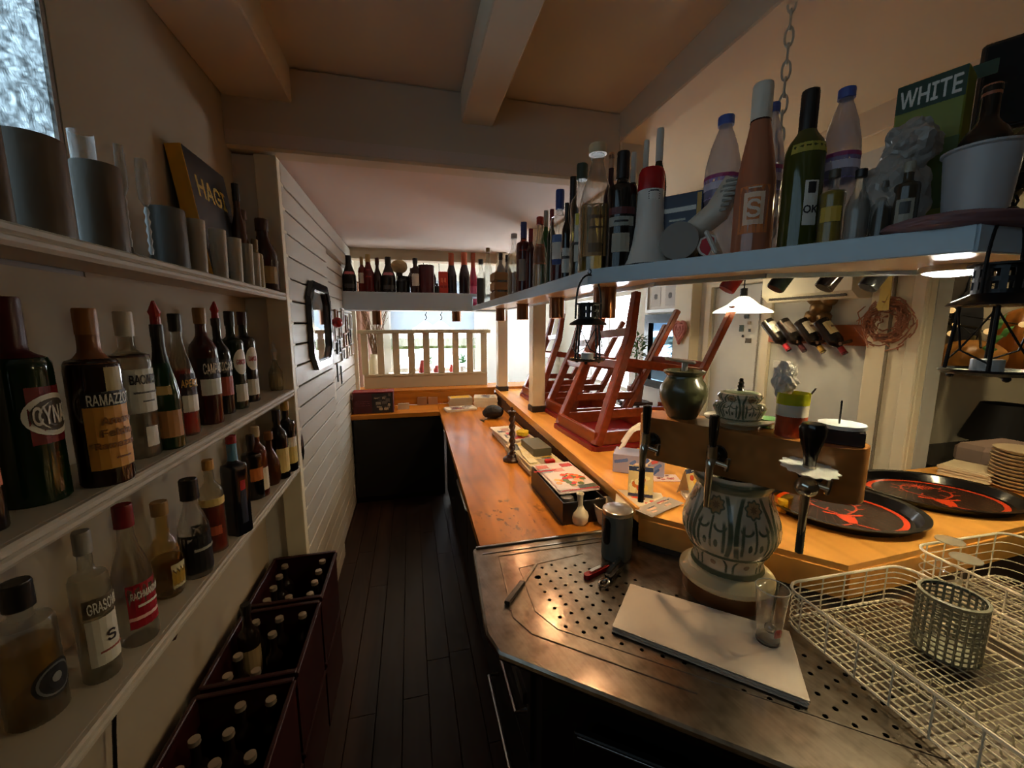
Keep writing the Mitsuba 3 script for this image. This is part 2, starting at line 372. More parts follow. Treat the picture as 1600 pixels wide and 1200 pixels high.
t = thing('drawer_cabinet', 'black drawer unit with long steel handle rails under the corner of the drainboard', 'cabinet')
put('body', prism([(.33, 1.455), (.88, 1.455), (1.05, .75), (.72, .56), (.31, .90)], .80, .05), P((12, 12, 12), .45), t, False)
d = put('drawer', span(.302, .325, .98, 1.44, .46, .84, .003), P((18, 18, 19), .4), t, False)
put('handle', tube([(.302, 1.02, .60), (.268, 1.02, .60), (.268, 1.42, .60), (.302, 1.42, .60)], .007, 8), CHROME, d, 30)
d = put('drawer', span(.302, .325, .98, 1.44, .08, .44, .003), P((18, 18, 19), .4), t, False)
put('handle', tube([(.302, 1.00, .34), (.262, 1.00, .34), (.262, 1.43, .34), (.302, 1.43, .34)], .007, 8), CHROME, d, 30)
put('steel_strip', span(.290, .302, 1.02, 1.40, .62, .66), DULL, t, False)
# diagonal front below the drainboard
dv = np.array([.866 - .311, .376 - .797]); dv /= np.linalg.norm(dv); nv = np.array([dv[1], -dv[0]])
M_ = frame_m((.34, .82, 0), (dv[0], dv[1], 0), (0, 0, 1))
d = put('door', lay(box(.62, .66, .02, .34, .44, 0, .003), M_), P((17, 15, 14), .4), t, False)
put('edge_strip', lay(box(.6, .006, .006, .34, .765, .02, .001), M_), DULL, d, False)

# ---- perforated drainboard
outer = [(.217, 1.43), (.187, 1.0), (.205, .93), (.87, .37), (1.0, .2), (1.9, .2), (1.9, .84), (1.26, .86), (.86, 1.32), (.87, 1.43)]
holes = []
inner = Polygon([(.37, 1.25), (.36, 1.06), (.40, .965), (.88, .545), (1.02, .43), (1.1, .6), (.80, 1.0), (.60, 1.28)])
ax, ay = np.array([.79, -.61]), np.array([.61, .79])
for i in range(-4, 26):
    for j in range(-12, 16):
        q = np.array([.36, 1.0]) + ax * (i + .5 * (j % 2)) * .052 + ay * j * .030
        if inner.contains(Point(q)): holes.append(Point(q).buffer(.0058, quad_segs=2))
holes.append(Point(.395, 1.205).buffer(.010, quad_segs=3))
g_ = Polygon(outer)
for h in holes: g_ = g_.difference(h)
t = thing('drainboard', 'perforated stainless steel drainboard at the corner of the bar', 'drainboard')
put('perforated_sheet', prism(g_, .004, .896), STEEL, t, False)
put('drain_pan', prism(Polygon(outer).buffer(-.02), .02, .858), P((12, 11, 10), .6), t, False)
rim = [(.217, 1.43), (.187, 1.0), (.205, .93), (.87, .37), (1.0, .2)]
v = [np.array([x, y, 0]) for x, y in rim]
put('front_edge', tube([(x - .0, y, .888) for x, y in rim], .013, 10), STEEL, t, 30)
put('back_lip', cat([span(.217, .87, 1.425, 1.437, .897, .907, .002), span(.235, .80, 1.385, 1.391, .900, .9025)]), CHROME, t, False)
gr = [(.80, 1.36), (.29, 1.36), (.265, 1.04), (.30, .965), (.62, .695)]
put('pressed_ridge', tube([(x, y, .9005) for x, y in gr], .0022, 6), STEEL, t, 30)
gr = [(.60, 1.30), (.345, 1.27), (.335, 1.05), (.375, .965), (.90, .53), (1.0, .45)]
put('pressed_ridge', tube([(x, y, .9002) for x, y in gr], .0018, 6), STEEL, t, 30)

# ---- raised customer ledge
ZL = 1.03
t = thing('bar_ledge', 'raised wooden customer ledge wrapping the bar above the worktop', 'counter')
inn = [(.915, 4.40), (.835, 1.31), (1.262, .845), (2.75, .90)]
out = [(1.55, 4.40), (1.45, 1.62), (1.62, 1.40), (2.75, 1.40)]
for i in range(3):
    put('board', prism([inn[i], inn[i + 1], out[i + 1], out[i]], .04, ZL - .04), LEDGEW, t, False)
    a, b = np.array(inn[i]), np.array(inn[i + 1]); u = (b - a) / np.linalg.norm(b - a)
    if i:
        put('fascia', bar((*(a + u * .004), ZL - .065), (*(b - u * .004), ZL - .065), .012, .09), LEDGEW, t, False)
        put('panel', bar((*(a + u * .01), ZL - .31), (*(b - u * .01), ZL - .31), .010, .40), P((44, 30, 20), .5), t, False)
put('front_strip', bar((.915, 4.39, ZL + .004), (.835, 1.315, ZL + .004), .014, .03), LEDGEW, t, False)
put('guest_side_panel', prism([(1.40, 4.40), (1.30, 1.66), (1.56, 1.36), (2.7, 1.30), (2.7, 1.27), (1.53, 1.32), (1.26, 1.64), (1.36, 4.40)], .9, .05), P((70, 40, 24), .5), t, False)
# posts
for (x, y, lab) in ((1.02, 3.20, 'square cream post rising from the ledge between the upturned stools'), (.975, 4.33, 'cream post at the far end of the bar beside the railing')):
    t = thing('post', lab, 'post')
    put('shaft', span(x - .055, x + .055, y - .055, y + .055, ZL + .05, 2.50, .006), CREAM, t, False)
    put('foot', span(x - .06, x + .06, y - .06, y + .06, ZL, ZL + .05, .003), P((30, 26, 24), .5), t, False)

# ---- hanging shelf
ZH = 1.93
t = thing('hanging_shelf', 'pale blue-grey bottle shelf hung over the long worktop and its corner', 'shelf')
H_in = [(.60, 3.93), (.585, 1.27), (.798, .905), (1.01, .54), (2.1, .54)]
H_out = [(.86, 3.93), (.835, 1.27), (1.005, .985), (1.40, .80), (2.1, .80)]
for i in range(4):
    put('board', prism([H_in[i], H_in[i + 1], H_out[i + 1], H_out[i]], .03, ZH - .033), P((206, 190, 166), .22), t, False)
    for E, nm in ((H_in, 'front_edge'), (H_out, 'rear_edge')):
        a, b = np.array(E[i]), np.array(E[i + 1]); u = (b - a) / np.linalg.norm(b - a); s = .002 if nm == 'front_edge' else 0
        put(nm, bar((*a, ZH - .022), (*b, ZH - .022), .014, .048), SHELFW, t, False)
    a, b = np.array(H_in[i]), np.array(H_in[i + 1])
put('corner_joint', span(.583, .60, 1.262, 1.266, ZH - .045, ZH + .003), P((60, 60, 60), .6), t, False)
t = thing('end_shelf', 'deep pale shelf across the end of the aisle carrying the far row of bottles', 'shelf')
put('fascia', span(-.575, .60, 3.93, 3.955, 1.885, 2.05, .003), SHELFW, t, False)
put('board', span(-.575, .90, 3.955, 4.25, 2.02, 2.05, .002), SHELFW, t, False)
put('underside', span(-.575, .90, 3.955, 4.25, 1.885, 1.905, .002), SHELFW, t, False)
# chain that carries the shelf
t = thing('chain', 'white steel chain hanging from the ceiling beam to the bottle shelf', 'chain')
cx, cy, _z = (1.1302, 1.1, 2.3868)
nl = 20
for i in range(nl):
    z = ZH + .0 + i * .046
    if z > 2.80: break
    a = np.linspace(0, 2 * PI, 14, endpoint=False); rot = PI / 4 if i % 2 else -PI / 4
    pts = np.stack([.011 * np.cos(a) * math.cos(rot), .011 * np.cos(a) * math.sin(rot), z + .028 + .028 * np.sin(a)], 1) + [cx, cy, 0]
    put('link', tube(pts, .0035, 6, True), P((190, 184, 170), .4, .3), t, 30)


# ============================================================= bottles
PROF = {
    'wine': [(0, 0), (.90, 0), (1, .012), (1, .60), (.97, .64), (.82, .69), (.55, .735), (.40, .77), (.37, .80), (.36, .95), (.40, .955), (.40, .985), (.36, 1), (0, 1)],
    'burgundy': [(0, 0), (.90, 0), (1, .012), (1, .40), (.96, .47), (.80, .57), (.60, .66), (.46, .74), (.38, .80), (.35, .95), (.39, .955), (.39, .985), (.35, 1), (0, 1)],
    'flute': [(0, 0), (.90, 0), (1, .012), (1, .36), (.96, .44), (.80, .58), (.60, .71), (.44, .82), (.37, .90), (.35, .96), (.39, .965), (.39, .99), (.35, 1), (0, 1)],
    'spirit': [(0, 0), (.92, 0), (1, .012), (1, .62), (.97, .665), (.86, .70), (.60, .735), (.43, .77), (.39, .81), (.38, .97), (.36, 1), (0, 1)],
    'shoulder': [(0, 0), (.92, 0), (1, .012), (1, .66), (.985, .69), (.90, .715), (.60, .73), (.42, .75), (.38, .78), (.37, .97), (.35, 1), (0, 1)],
    'bell': [(0, 0), (.88, 0), (1, .02), (.97, .16), (1.0, .42), (.95, .52), (.74, .62), (.52, .70), (.42, .78), (.38, .86), (.37, .97), (.35, 1), (0, 1)],
    'round': [(0, 0), (.70, 0), (.86, .03), (1, .18), (.98, .36), (.86, .50), (.60, .60), (.40, .66), (.33, .72), (.32, .95), (.30, 1), (0, 1)],
    'water': [(0, 0), (.80, 0), (.95, .02), (1, .06), (.94, .12), (1, .18), (.93, .24), (1, .30), (.92, .38), (.92, .42), (1, .46), (1, .62), (.96, .68), (.74, .80), (.48, .89), (.36, .925), (.34, .97), (.33, 1), (0, 1)],
    'syrup': [(0, 0), (.92, 0), (1, .012), (1, .50), (.96, .56), (.78, .66), (.56, .75), (.40, .83), (.33, .89), (.40, .90), (.40, .92), (.33, .93), (.33, 1), (0, 1)],
}
def radius_at(pts, z):
    for (r0, z0), (r1, z1) in zip(pts, pts[1:]):
        if z0 <= z <= z1 and z1 > z0: return r0 + (r1 - r0) * (z - z0) / (z1 - z0)
    return pts[-2][0]
DARK = P((12, 11, 10), .07, 0, .6)
def bottle(name, label, at, kind='wine', body=DARK, cap=((20, 20, 20), .88, 1.12), liquid=None, bands=(), texts=(), ovals=(), turn=0., group=None, square=False, pour=None, foil=None, capmat=None, n=24):
    """at = (x, y, z, height, radius); bands (z0, z1, half angle, colour) and texts (text, z, height, colour, width) in fractions of the height."""
    x, y, z, h, r = at
    t = thing(name, label, 'bottle', group)
    pts = [(a * r, b * h) for a, b in PROF[kind]]
    pts = [(a, b) for a, b in pts]
    def sq(m):
        if not square: return m
        v = np.array(m.vertices); ang = np.arctan2(v[:, 1], v[:, 0]) ; rr = np.hypot(v[:, 0], v[:, 1])
        k = 1 / (np.abs(np.cos(ang)) ** 6 + np.abs(np.sin(ang)) ** 6) ** (1 / 6)
        w = np.clip((rr / r - .45) / .4, 0, 1); s = .86 * (k * w + (1 - w) / .86)
        v[:, 0] *= s; v[:, 1] *= s; m.vertices = v
        return move(m, rz=facing(x, y) + turn)
    put('glass', move(sq(lathe(pts, n if not square else 40)), x, y, z), body, t, 40)
    if liquid:
        col, lev = liquid; q = [(max(a - .0035, 0), max(b, .006)) for a, b in pts if b < lev * h]
        q += [(max(radius_at(pts, lev * h) - .0035, .002), lev * h), (0, lev * h)]
        put('liquid', move(sq(lathe(q, n if not square else 40)), x, y, z), col if isinstance(col, str) else P(col, .12, 0, .5), t, 40)
    if cap:
        c, fr, k = cap; rc = max(radius_at(pts, .955 * h), radius_at(pts, min(fr + .01, .99) * h)) * (k if k else 1.1)
        ch = (1.006 - fr) * h
        put('cap', lathe([(0, 0), (rc, 0), (rc, ch * .93), (rc * .93, ch), (0, ch)], 18).apply_translation([x, y, z + fr * h]), capmat or P(c, .38), t, 30)
    if foil:
        c, f0, f1 = foil
        q = [(radius_at(pts, zz * h) + .0012, zz * h) for zz in np.linspace(f0, f1, 6)]
        put('neck_foil', move(lathe(q, 18), x, y, z), P(c, .35, .2), t, 40)
    if pour:
        put('pourer', cat([cyl(.010, .02, x, y, z + h), tube([(x, y, z + h + .018), (x, y, z + h + .03), (x + .006, y - .012, z + h + .055)], [.008, .013, .003], 10)]), P(pour, .3), t, 30)
    if bands or texts or ovals:
        fa = facing(x, y) + turn; items = []
        for i, (a, b, half, c) in enumerate(bands):
            rr = radius_at(pts, (a + b) / 2 * h) + .0008 + .0003 * i
            r0, r1 = radius_at(pts, a * h), radius_at(pts, b * h)
            if square: rr = r * .90 + .0008 + .0003 * i; r0 = r1 = r * .9
            g = band(1, a * h, b * h, fa, half)
            v = np.array(g.vertices); w = np.where(v[:, 2] > (a + b) / 2 * h, r1, r0) + .0008 + .0003 * i; v[:, :2] *= w[:, None]; g.vertices = v
            items.append((move(g, x, y, z), c))
        for i, (zc, ow, oh, c) in enumerate(ovals):
            rr = radius_at(pts, zc * h) + .0010 + .0003 * (i + len(bands))
            g = prism([(ow * h * math.cos(a), oh * h * math.sin(a)) for a in np.linspace(0, 2 * PI, 28, endpoint=False)], .0002).subdivide().subdivide()
            items.append((move(bend(g, rr, fa, zc * h), x, y, z), c))
        for i, tx in enumerate(texts):
            s, zc, th, c = tx[:4]
            rr = (r * .90 if square else radius_at(pts, zc * h)) + .0014 + .0003 * (len(bands) + len(ovals))
            g = text(s, th * h, .0005, True, tx[4] if len(tx) > 4 else None)
            items.append((move(bend(g, rr, fa, zc * h), x, y, z), c))
        spans = [(float(m.bounds[0][2]), float(m.bounds[1][2]), m, c) for m, c in items]; spans.sort(key=lambda q: q[0])
        groups, top = [], -9
        for a, b, m, c in spans:                 # labels apart from each other are parts of their own
            if a > top + 1e-4: groups.append([])
            groups[-1].append((m, c)); top = max(top, b)
        for g in groups: prints('label', g, t, 'mat_print')
    return t
GREEN, BROWN, CLEAR = glass((.30, .55, .25)), glass((.40, .20, .06)), milky('mat_clear_glass', (120, 112, 96), .10, (.97, .98, .97), .05)
THINC = glass((.985, .985, .98))
W, CR, BK, RD, GD = (222, 218, 205), (226, 208, 150), (18, 18, 18), (170, 26, 30), (196, 150, 60)

# ---- middle shelf on the left
bottle('liqueur_bottle', 'cut off bottle with an orange label at the left edge, middle shelf', (-0.6075, 0.7243, 1.452, 0.3319, 0.0198), 'spirit', DARK, bands=[(.2, .55, 1.2, (200, 110, 60)), (.55, .62, 1.2, (180, 40, 40))])
bottle('liqueur_bottle', 'large dark green bottle with red foil and white oval label, middle shelf', (-0.6304, 0.837, 1.452, 0.3412, 0.0422), 'shoulder', P((10, 34, 14), .08, 0, .6), ((70, 14, 16), .78, 1.14), bands=[(.30, .58, .8, (110, 20, 26))], ovals=[(.44, .125, .105, (224, 220, 210)), (.44, .10, .08, (70, 60, 52))], texts=[('CYNAR', .44, .085, (224, 220, 210), .062)], turn=0.90, foil=((70, 14, 16), .72, .80))
bottle('bitters_bottle', 'dark bottle with gold label and amber cap beside the big green one', (-0.5737, 0.9114, 1.452, 0.3265, 0.0387), 'shoulder', P((34, 14, 8), .08, 0, .6), ((150, 96, 44), .86, 1.15), bands=[(.10, .46, 1.25, (206, 146, 64)), (.46, .545, 1.25, (24, 20, 18)), (.545, .68, .35, (170, 150, 100))], texts=[('RAMAZZOTTI', .50, .058, W, .085), ('Amaro', .38, .04, (130, 80, 34)), ('Felsina', .31, .04, (130, 80, 34)), ('Ramazzotti', .24, .035, (140, 86, 40)), ('-', .16, .02, (130, 76, 30))], foil=((120, 74, 40), .70, .86), turn=0.70)
bottle('rum_bottle', 'clear bottle of white spirit with a white label and pale capsule on the middle shelf', (-0.6106, 1.0783, 1.452, 0.3256, 0.0378), 'shoulder', CLEAR, ((206, 200, 186), .84, 1.18), bands=[(.32, .62, 1.2, (206, 206, 196)), (.08, .22, .35, (210, 208, 200)), (.70, .715, 2.5, (60, 30, 26))], texts=[('BACARDI', .55, .06, BK, .062), ('-', .46, .025, (90, 90, 90), .055), ('-', .40, .02, (90, 90, 90))], liquid=(glass((.9, .92, .9)), .5), turn=0.70)
bottle('wine_bottle', 'green bottle with a dark foil and a red pourer on the middle shelf', (-0.5816, 1.1387, 1.452, 0.298, 0.0304), 'burgundy', P((14, 44, 18), .07, 0, .6), ((24, 20, 20), .9, 1.1), bands=[(.1, .32, 1.1, (170, 120, 70)), (.45, .52, .5, (180, 150, 90))], foil=((20, 18, 18), .70, .93), pour=(150, 26, 22))
bottle('aperitif_bottle', 'clear bottle of red aperitif with a black cap on the middle shelf', (-0.6047, 1.2678, 1.452, 0.3262, 0.0308), 'bell', CLEAR, (BK, .86, 1.25), liquid=(P((160, 20, 16), .1), .55), bands=[(.34, .52, .8, (30, 24, 40)), (.20, .34, .8, W)], texts=[('APEROL', .44, .06, (230, 180, 90), .05)], turn=0.70)
bottle('aperitif_bottle', 'bottle of dark red bitter with a tan cap and a white on black label', (-0.605, 1.4035, 1.452, 0.3465, 0.0354), 'spirit', P((52, 14, 12), .08, 0, .6), ((150, 110, 60), .87, 1.2), bands=[(.40, .58, 1.2, (20, 20, 22)), (.26, .40, 1.1, (206, 214, 206))], texts=[('CAMPARI', .49, .085, W, .062)], turn=0.70)
bottle('pastis_bottle', 'dark bottle with a red pourer standing behind the white on black label', (-0.6232, 1.5501, 1.452, 0.3188, 0.0314), 'spirit', DARK, ((40, 16, 16), .93, 1.15), bands=[(.44, .58, 1.2, (22, 22, 24)), (.2, .40, 1.0, (150, 60, 40))], texts=[('RICARD', .51, .085, W, .055)], pour=(150, 26, 22), turn=0.70)
bottle('vermouth_bottle', 'dark green vermouth bottle with a round white emblem, nearer of two alike', (-0.6162, 1.638, 1.452, 0.3444, 0.0357), 'shoulder', P((14, 30, 16), .07, 0, .6), (BK, .86, 1.2), bands=[(.08, .26, .7, (190, 186, 170))], ovals=[(.49, .075, .13, W)], texts=[('GANCIA', .49, .05, (170, 30, 30), .035)], turn=0.70)
bottle('vermouth_bottle', 'dark vermouth bottle with a round white emblem, farther of two alike by the post', (-0.6265, 1.7787, 1.452, 0.3462, 0.0375), 'shoulder', DARK, ((60, 18, 18), .86, 1.2), bands=[(.08, .26, .7, (190, 186, 170))], ovals=[(.49, .075, .13, W)], texts=[('GANCIA', .49, .05, (170, 30, 30), .035)], turn=0.70)
# crystal decanter at the shelf end
at = (-0.6062, 2.0538, 1.452, 0.2288, 0.0302)
t = thing('decanter', 'small crystal decanter with a tall stopper at the post end of the middle shelf', 'decanter')
x, y, z, h, r = at; r = .03
put('glass', move(lathe([(0, 0), (.8 * r, 0), (r, .08 * h), (.98 * r, .36 * h), (.5 * r, .50 * h), (.34 * r, .58 * h), (.42 * r, .62 * h)], 12), x, y, z), CLEAR, t, False)
put('liquid', move(lathe([(0, .004), (.72 * r, .004), (.92 * r, .08 * h), (.9 * r, .3 * h), (0, .3 * h)], 12), x, y, z), P((170, 150, 110), .15), t, False)
put('stopper', move(lathe([(0, .60 * h), (.3 * r, .60 * h), (.25 * r, .68 * h), (.5 * r, .78 * h), (.2 * r, .86 * h), (.36 * r, .92 * h), (0, h)], 10), x, y, z), P((200, 200, 196), .1), t, False)

# ---- lowest shelf on the left
bottle('tequila_bottle', 'nearest bottle on the lowest shelf, clear with a black and gold cap', (-0.6511, 0.7971, 1.078, 0.2489, 0.0383), 'shoulder', CLEAR, ((14, 14, 14), .82, 1.35), liquid=(glass((.75, .55, .22)), .55), ovals=[(.28, .13, .13, (20, 20, 22)), (.28, .11, .11, (90, 94, 96)), (.28, .095, .095, (26, 26, 30)), (.29, .03, .035, (120, 120, 116))], turn=0.70, foil=((140, 100, 50), .90, .99))
bottle('vodka_bottle', 'clear bottle with a white label and a pale screw cap on the lowest shelf', (-0.6018, 0.8681, 1.078, 0.2946, 0.0281), 'shoulder', CLEAR, ((150, 146, 138), .86, 1.25), liquid=(glass((.85, .85, .78)), .5), bands=[(.12, .44, 1.2, (204, 198, 184)), (.46, .58, 1.2, (90, 78, 60))], texts=[('GRASOVKA', .52, .07, W, .058), ('S', .30, .07, (40, 30, 32)), ('-', .21, .025, (150, 80, 70), .04)], turn=0.70)
bottle('vodka_bottle', 'clear vodka bottle with a red label and red screw cap on the lowest shelf', (-0.5898, 0.9592, 1.078, 0.3038, 0.0334), 'bell', CLEAR, ((120, 22, 26), .85, 1.3), bands=[(.14, .46, 1.1, (150, 20, 34)), (.20, .225, 1.1, (226, 180, 170))], texts=[('RACHMANINOFF', .38, .05, W, .062), ('-', .30, .035, W)], turn=0.70)
bottle('brandy_bottle', 'squat round bottle with a cork stopper on the lowest shelf', (-0.6111, 1.1165, 1.078, 0.2435, 0.0361), 'round', glass((.85, .70, .40)), ((150, 116, 70), .87, 1.5), liquid=(glass((.6, .42, .18)), .4), bands=[(.1, .36, .5, (200, 190, 150))], turn=0.70)
bottle('liqueur_bottle', 'clear bottle with a wide black stopper and black lower label on the lowest shelf', (-0.5836, 1.1964, 1.078, 0.2679, 0.0354), 'bell', CLEAR, ((12, 12, 12), .80, 1.45), bands=[(.06, .46, 2.6, (18, 18, 20))], texts=[('-', .30, .055, (150, 150, 140))], turn=0.70)
bottle('liqueur_bottle', 'amber bottle with a cream collar label and a gold cap on the lowest shelf', (-0.5913, 1.3244, 1.078, 0.2785, 0.0304), 'spirit', CLEAR, ((190, 140, 70), .90, 1.25), liquid=(P((120, 34, 20), .1), .52), bands=[(.52, .60, 1.6, (216, 190, 120)), (.2, .3, .6, (180, 90, 60))])
bottle('bitters_bottle', 'square shouldered dark bottle with a red and blue cap on the lowest shelf', (-0.5633, 1.4196, 1.078, 0.324, 0.0337), 'shoulder', P((14, 16, 22), .07, 0, .6), ((150, 40, 40), .93, 1.2), foil=((86, 140, 170), .76, .93), bands=[(.12, .5, .45, (30, 40, 60)), (.46, .56, .3, RD)], square=True, turn=0.70)
sm = [(400,782,374,682,36,'slim black bottle with an orange banded label behind the square dark bottle','shoulder',DARK,((18,18,18),.85,1.1),[(.3,.5,1.,(190,110,50))]),
      (408,778,388,668,32,'brown liqueur bottle with a cream label, fifth from the far end of the lowest shelf','spirit',P((70,26,14),.08),((190,170,130),.86,1.2),[(.1,.42,.9,(214,204,178))]),
      (424,758,412,676,32,'round shouldered amber bottle with bright glints on the lowest shelf','round',P((64,34,16),.07),((120,80,40),.86,1.5),[]),
      (442,748,427,642,34,'tall dark bottle with a yellow label near the end of the lowest shelf','wine',DARK,((20,20,20),.84,1.1),[(.1,.46,1.,(214,190,120))]),
      (452,738,440,628,32,'dark bottle with yellow and white label, second from the end of the lowest shelf','shoulder',DARK,((180,140,60),.88,1.2),[(.12,.5,1.1,(206,180,100)),(.36,.5,1.,(226,220,200))]),
      (465,722,452,640,30,'round black bottle without label at the far end of the lowest shelf','round',DARK,((20,20,20),.88,1.5),[])]
for q in sm: pass
SMALL = [((-0.613, 1.7108, 1.078, 0.2522, 0.036), 0), ((-0.6006, 1.7291, 1.078, 0.2799, 0.0326), 1), ((-0.5941, 1.8484, 1.078, 0.2268, 0.0356), 2), ((-0.5791, 1.9198, 1.078, 0.3034, 0.0375), 3), ((-0.5696, 2.0138, 1.078, 0.3251, 0.0374), 4), ((-0.5703, 2.1401, 1.078, 0.2639, 0.0376), 5)]
for at, i in SMALL:
    bottle('liqueur_bottle', sm[i][5], at, sm[i][6], sm[i][7], sm[i][8], bands=sm[i][9], turn=0.70)

# ---- top shelf on the left: mugs, glasses, book, bottles
def mug(name, label, at, col, group=None, frost=None):
    x, y, z, h, r = at; t = thing(name, label, 'mug' if name == 'stoneware_mug' else 'glass', group)
    put('body', move(lathe([(0, 0), (.92 * r, 0), (r, .03 * h), (r, .985 * h), (.97 * r, h), (.90 * r, .985 * h), (.88 * r, .06 * h), (0, .06 * h)], 32), x, y, z), col, t, 40)
    return t
STONE = P((92, 78, 62), .38)
mug('stoneware_mug', 'glazed stone-coloured mug cut off at the left edge of the top shelf', (-0.5767, 0.7822, 1.895, 0.1414, 0.0167), STONE)
mug('stoneware_mug', 'big glazed stone-coloured mug in front of the bright pane on the top shelf', (-0.5957, 0.8855, 1.895, 0.1604, 0.0407), STONE)
mug('stoneware_mug', 'stone-coloured mug right of the big one on the top shelf', (-0.5924, 1.0268, 1.895, 0.1682, 0.0374), STONE)
mug('stoneware_mug', 'smaller grey mug behind the stemmed glasses on the top shelf', (-0.6109, 1.3005, 1.895, 0.1566, 0.0409), P((78, 74, 66), .4))
at = (-0.6093, 1.0275, 1.895, 0.2271, 0.0193)
x, y, z, h, r = at
t = thing('tumbler', 'clear tumbler rising behind the mugs on the top shelf', 'glass'); r = min(r, .034)
put('bowl', move(lathe([(0, .01), (.8 * r, .006), (.9 * r, .0), (r, h), (.95 * r, h), (.82 * r, .015), (0, .015)], 24), x, y, z), THINC, t, 40)
def stem_glass(label, at):
    x, y, z, h, r = at
    t = thing('stemmed_glass', label, 'glass')
    put('foot', move(lathe([(0, 0), (r, .0), (r, .003), (.3 * r, .008), (.12 * r, .02), (0, .02)], 24), x, y, z), CLEAR, t, 40)
    pts = [(.1 * r, .02)]
    for i in range(5):
        a = .02 + (h * .55 - .02) * i / 5; b = .02 + (h * .55 - .02) * (i + 1) / 5
        pts += [(.16 * r, a + (b - a) * .3), (.2 * r, (a + b) / 2), (.1 * r, b)]
    put('stem', move(lathe([(0, .02)] + pts + [(0, h * .55)], 14), x, y, z), P((206, 206, 206), .08), t, 40)
    put('bowl', move(lathe([(.1 * r, h * .55), (.4 * r, h * .62), (.45 * r, h * .8), (.38 * r, h)], 20), x, y, z), CLEAR, t, 40)
stem_glass('thin stemmed glass with a beaded stem on the top shelf, nearer of two', (-0.5702, 1.0642, 1.895, 0.2227, 0.0202))
stem_glass('thin stemmed glass with a beaded stem on the top shelf, farther of two', (-0.5888, 1.1727, 1.895, 0.2328, 0.0288))
for i, at in enumerate([(-0.5761, 1.3682, 1.895, 0.1471, 0.0241), (-0.5753, 1.505, 1.895, 0.1501, 0.0233), (-0.5742, 1.6261, 1.895, 0.1488, 0.0222), (-0.5721, 1.7306, 1.895, 0.1491, 0.0201), (-0.5689, 1.7995, 1.895, 0.1287, 0.0169)]):
    x, y, z, h, r = at; k = ('largest, nearest', 'second', 'middle', 'fourth', 'smallest, farthest')[i]
    t = thing('shot_glass', k + ' of the five small frosted glasses in a row on the top shelf', 'glass', 'row of frosted shot glasses')
    put('body', move(lathe([(0, 0), (.84 * r, 0), (.86 * r, .12 * h), (r, h), (.93 * r, h), (.8 * r, .16 * h), (0, .16 * h)], 24), x, y, z), P((176, 168, 150), .25), t, 40)
# book leaning on the wall
M = frame_m((-0.66, 1.5877, 2.0729), (-.06, 1, -.0), (-.16, 0, 1))
t = thing('book', 'black hardback with a yellow spine leaning against the wall on the top shelf', 'book')
y0 = np.array((-0.665, 1.5643, 2.081))[1]
bkh, bkw, bkt = .42, .30, .045
M = frame_m((-.618, y0, ZA + .001), (0, 1, 0), (-.13, 0, .99))
put('pages', lay(box(bkw - .008, bkh - .012, bkt - .006, bkw / 2, bkh / 2, -bkt + .003), M), PAPER, t, False)
put('cover', lay(cat([box(bkw, bkh, .003, bkw / 2, bkh / 2, -.003, .001), box(bkw, bkh, .003, bkw / 2, bkh / 2, -bkt, .001)]), M), P((26, 26, 28), .35), t, False)
put('spine', lay(box(.004, bkh, bkt, -.002, bkh / 2, -bkt, .001), M), P((206, 150, 30), .4), t, False, 'yellow spine')
prints('lettering', [(lay(move(text('HAGI', .062, .0006, True), bkw * .5, bkh * .74, .0003), M), (190, 160, 70))], t)
prints('lettering', [
                     (lay(move(text('HAGI', .02, .0006, True), 0, 0, 0, rz=PI / 2), M @ frame_m((-.0042, bkh * .28, -bkt / 2), (0, 0, 1), (0, 1, 0))), (130, 40, 20))], t)
sa = [((-0.6274, 1.8385, 1.895, 0.3853, 0.0274), 'bell', P((66, 40, 22), .08), ((20, 18, 16), .84, 1.2), 'amber bottle with a dark stopper beside the book on the top shelf'),
      ((-0.6179, 1.8559, 1.895, 0.2961, 0.0279), 'round', P((120, 84, 50), .15), ((90, 60, 40), .88, 1.6), 'small pear-shaped bottle with a round stopper on the top shelf'),
      ((-.592, 1.985, 1.8951, .295, .052), 'bell', P((46, 20, 14), .08), ((60, 34, 24), .84, 1.25), 'dark brown bottle with a tall cork at the post end of the top shelf'),
      ((-.585, 1.86, 1.8951, .19, .026), 'shoulder', P((150, 130, 90), .2), ((140, 110, 70), .8, 1.2), 'tan bottle half hidden before the dark one at the end of the top shelf')]
for at, kd, bd, cp, lb in sa: bottle('liqueur_bottle', lb, at, kd, bd, cp, bands=[(.1, .34, 1., (150, 130, 90))] if kd == 'bell' else ())

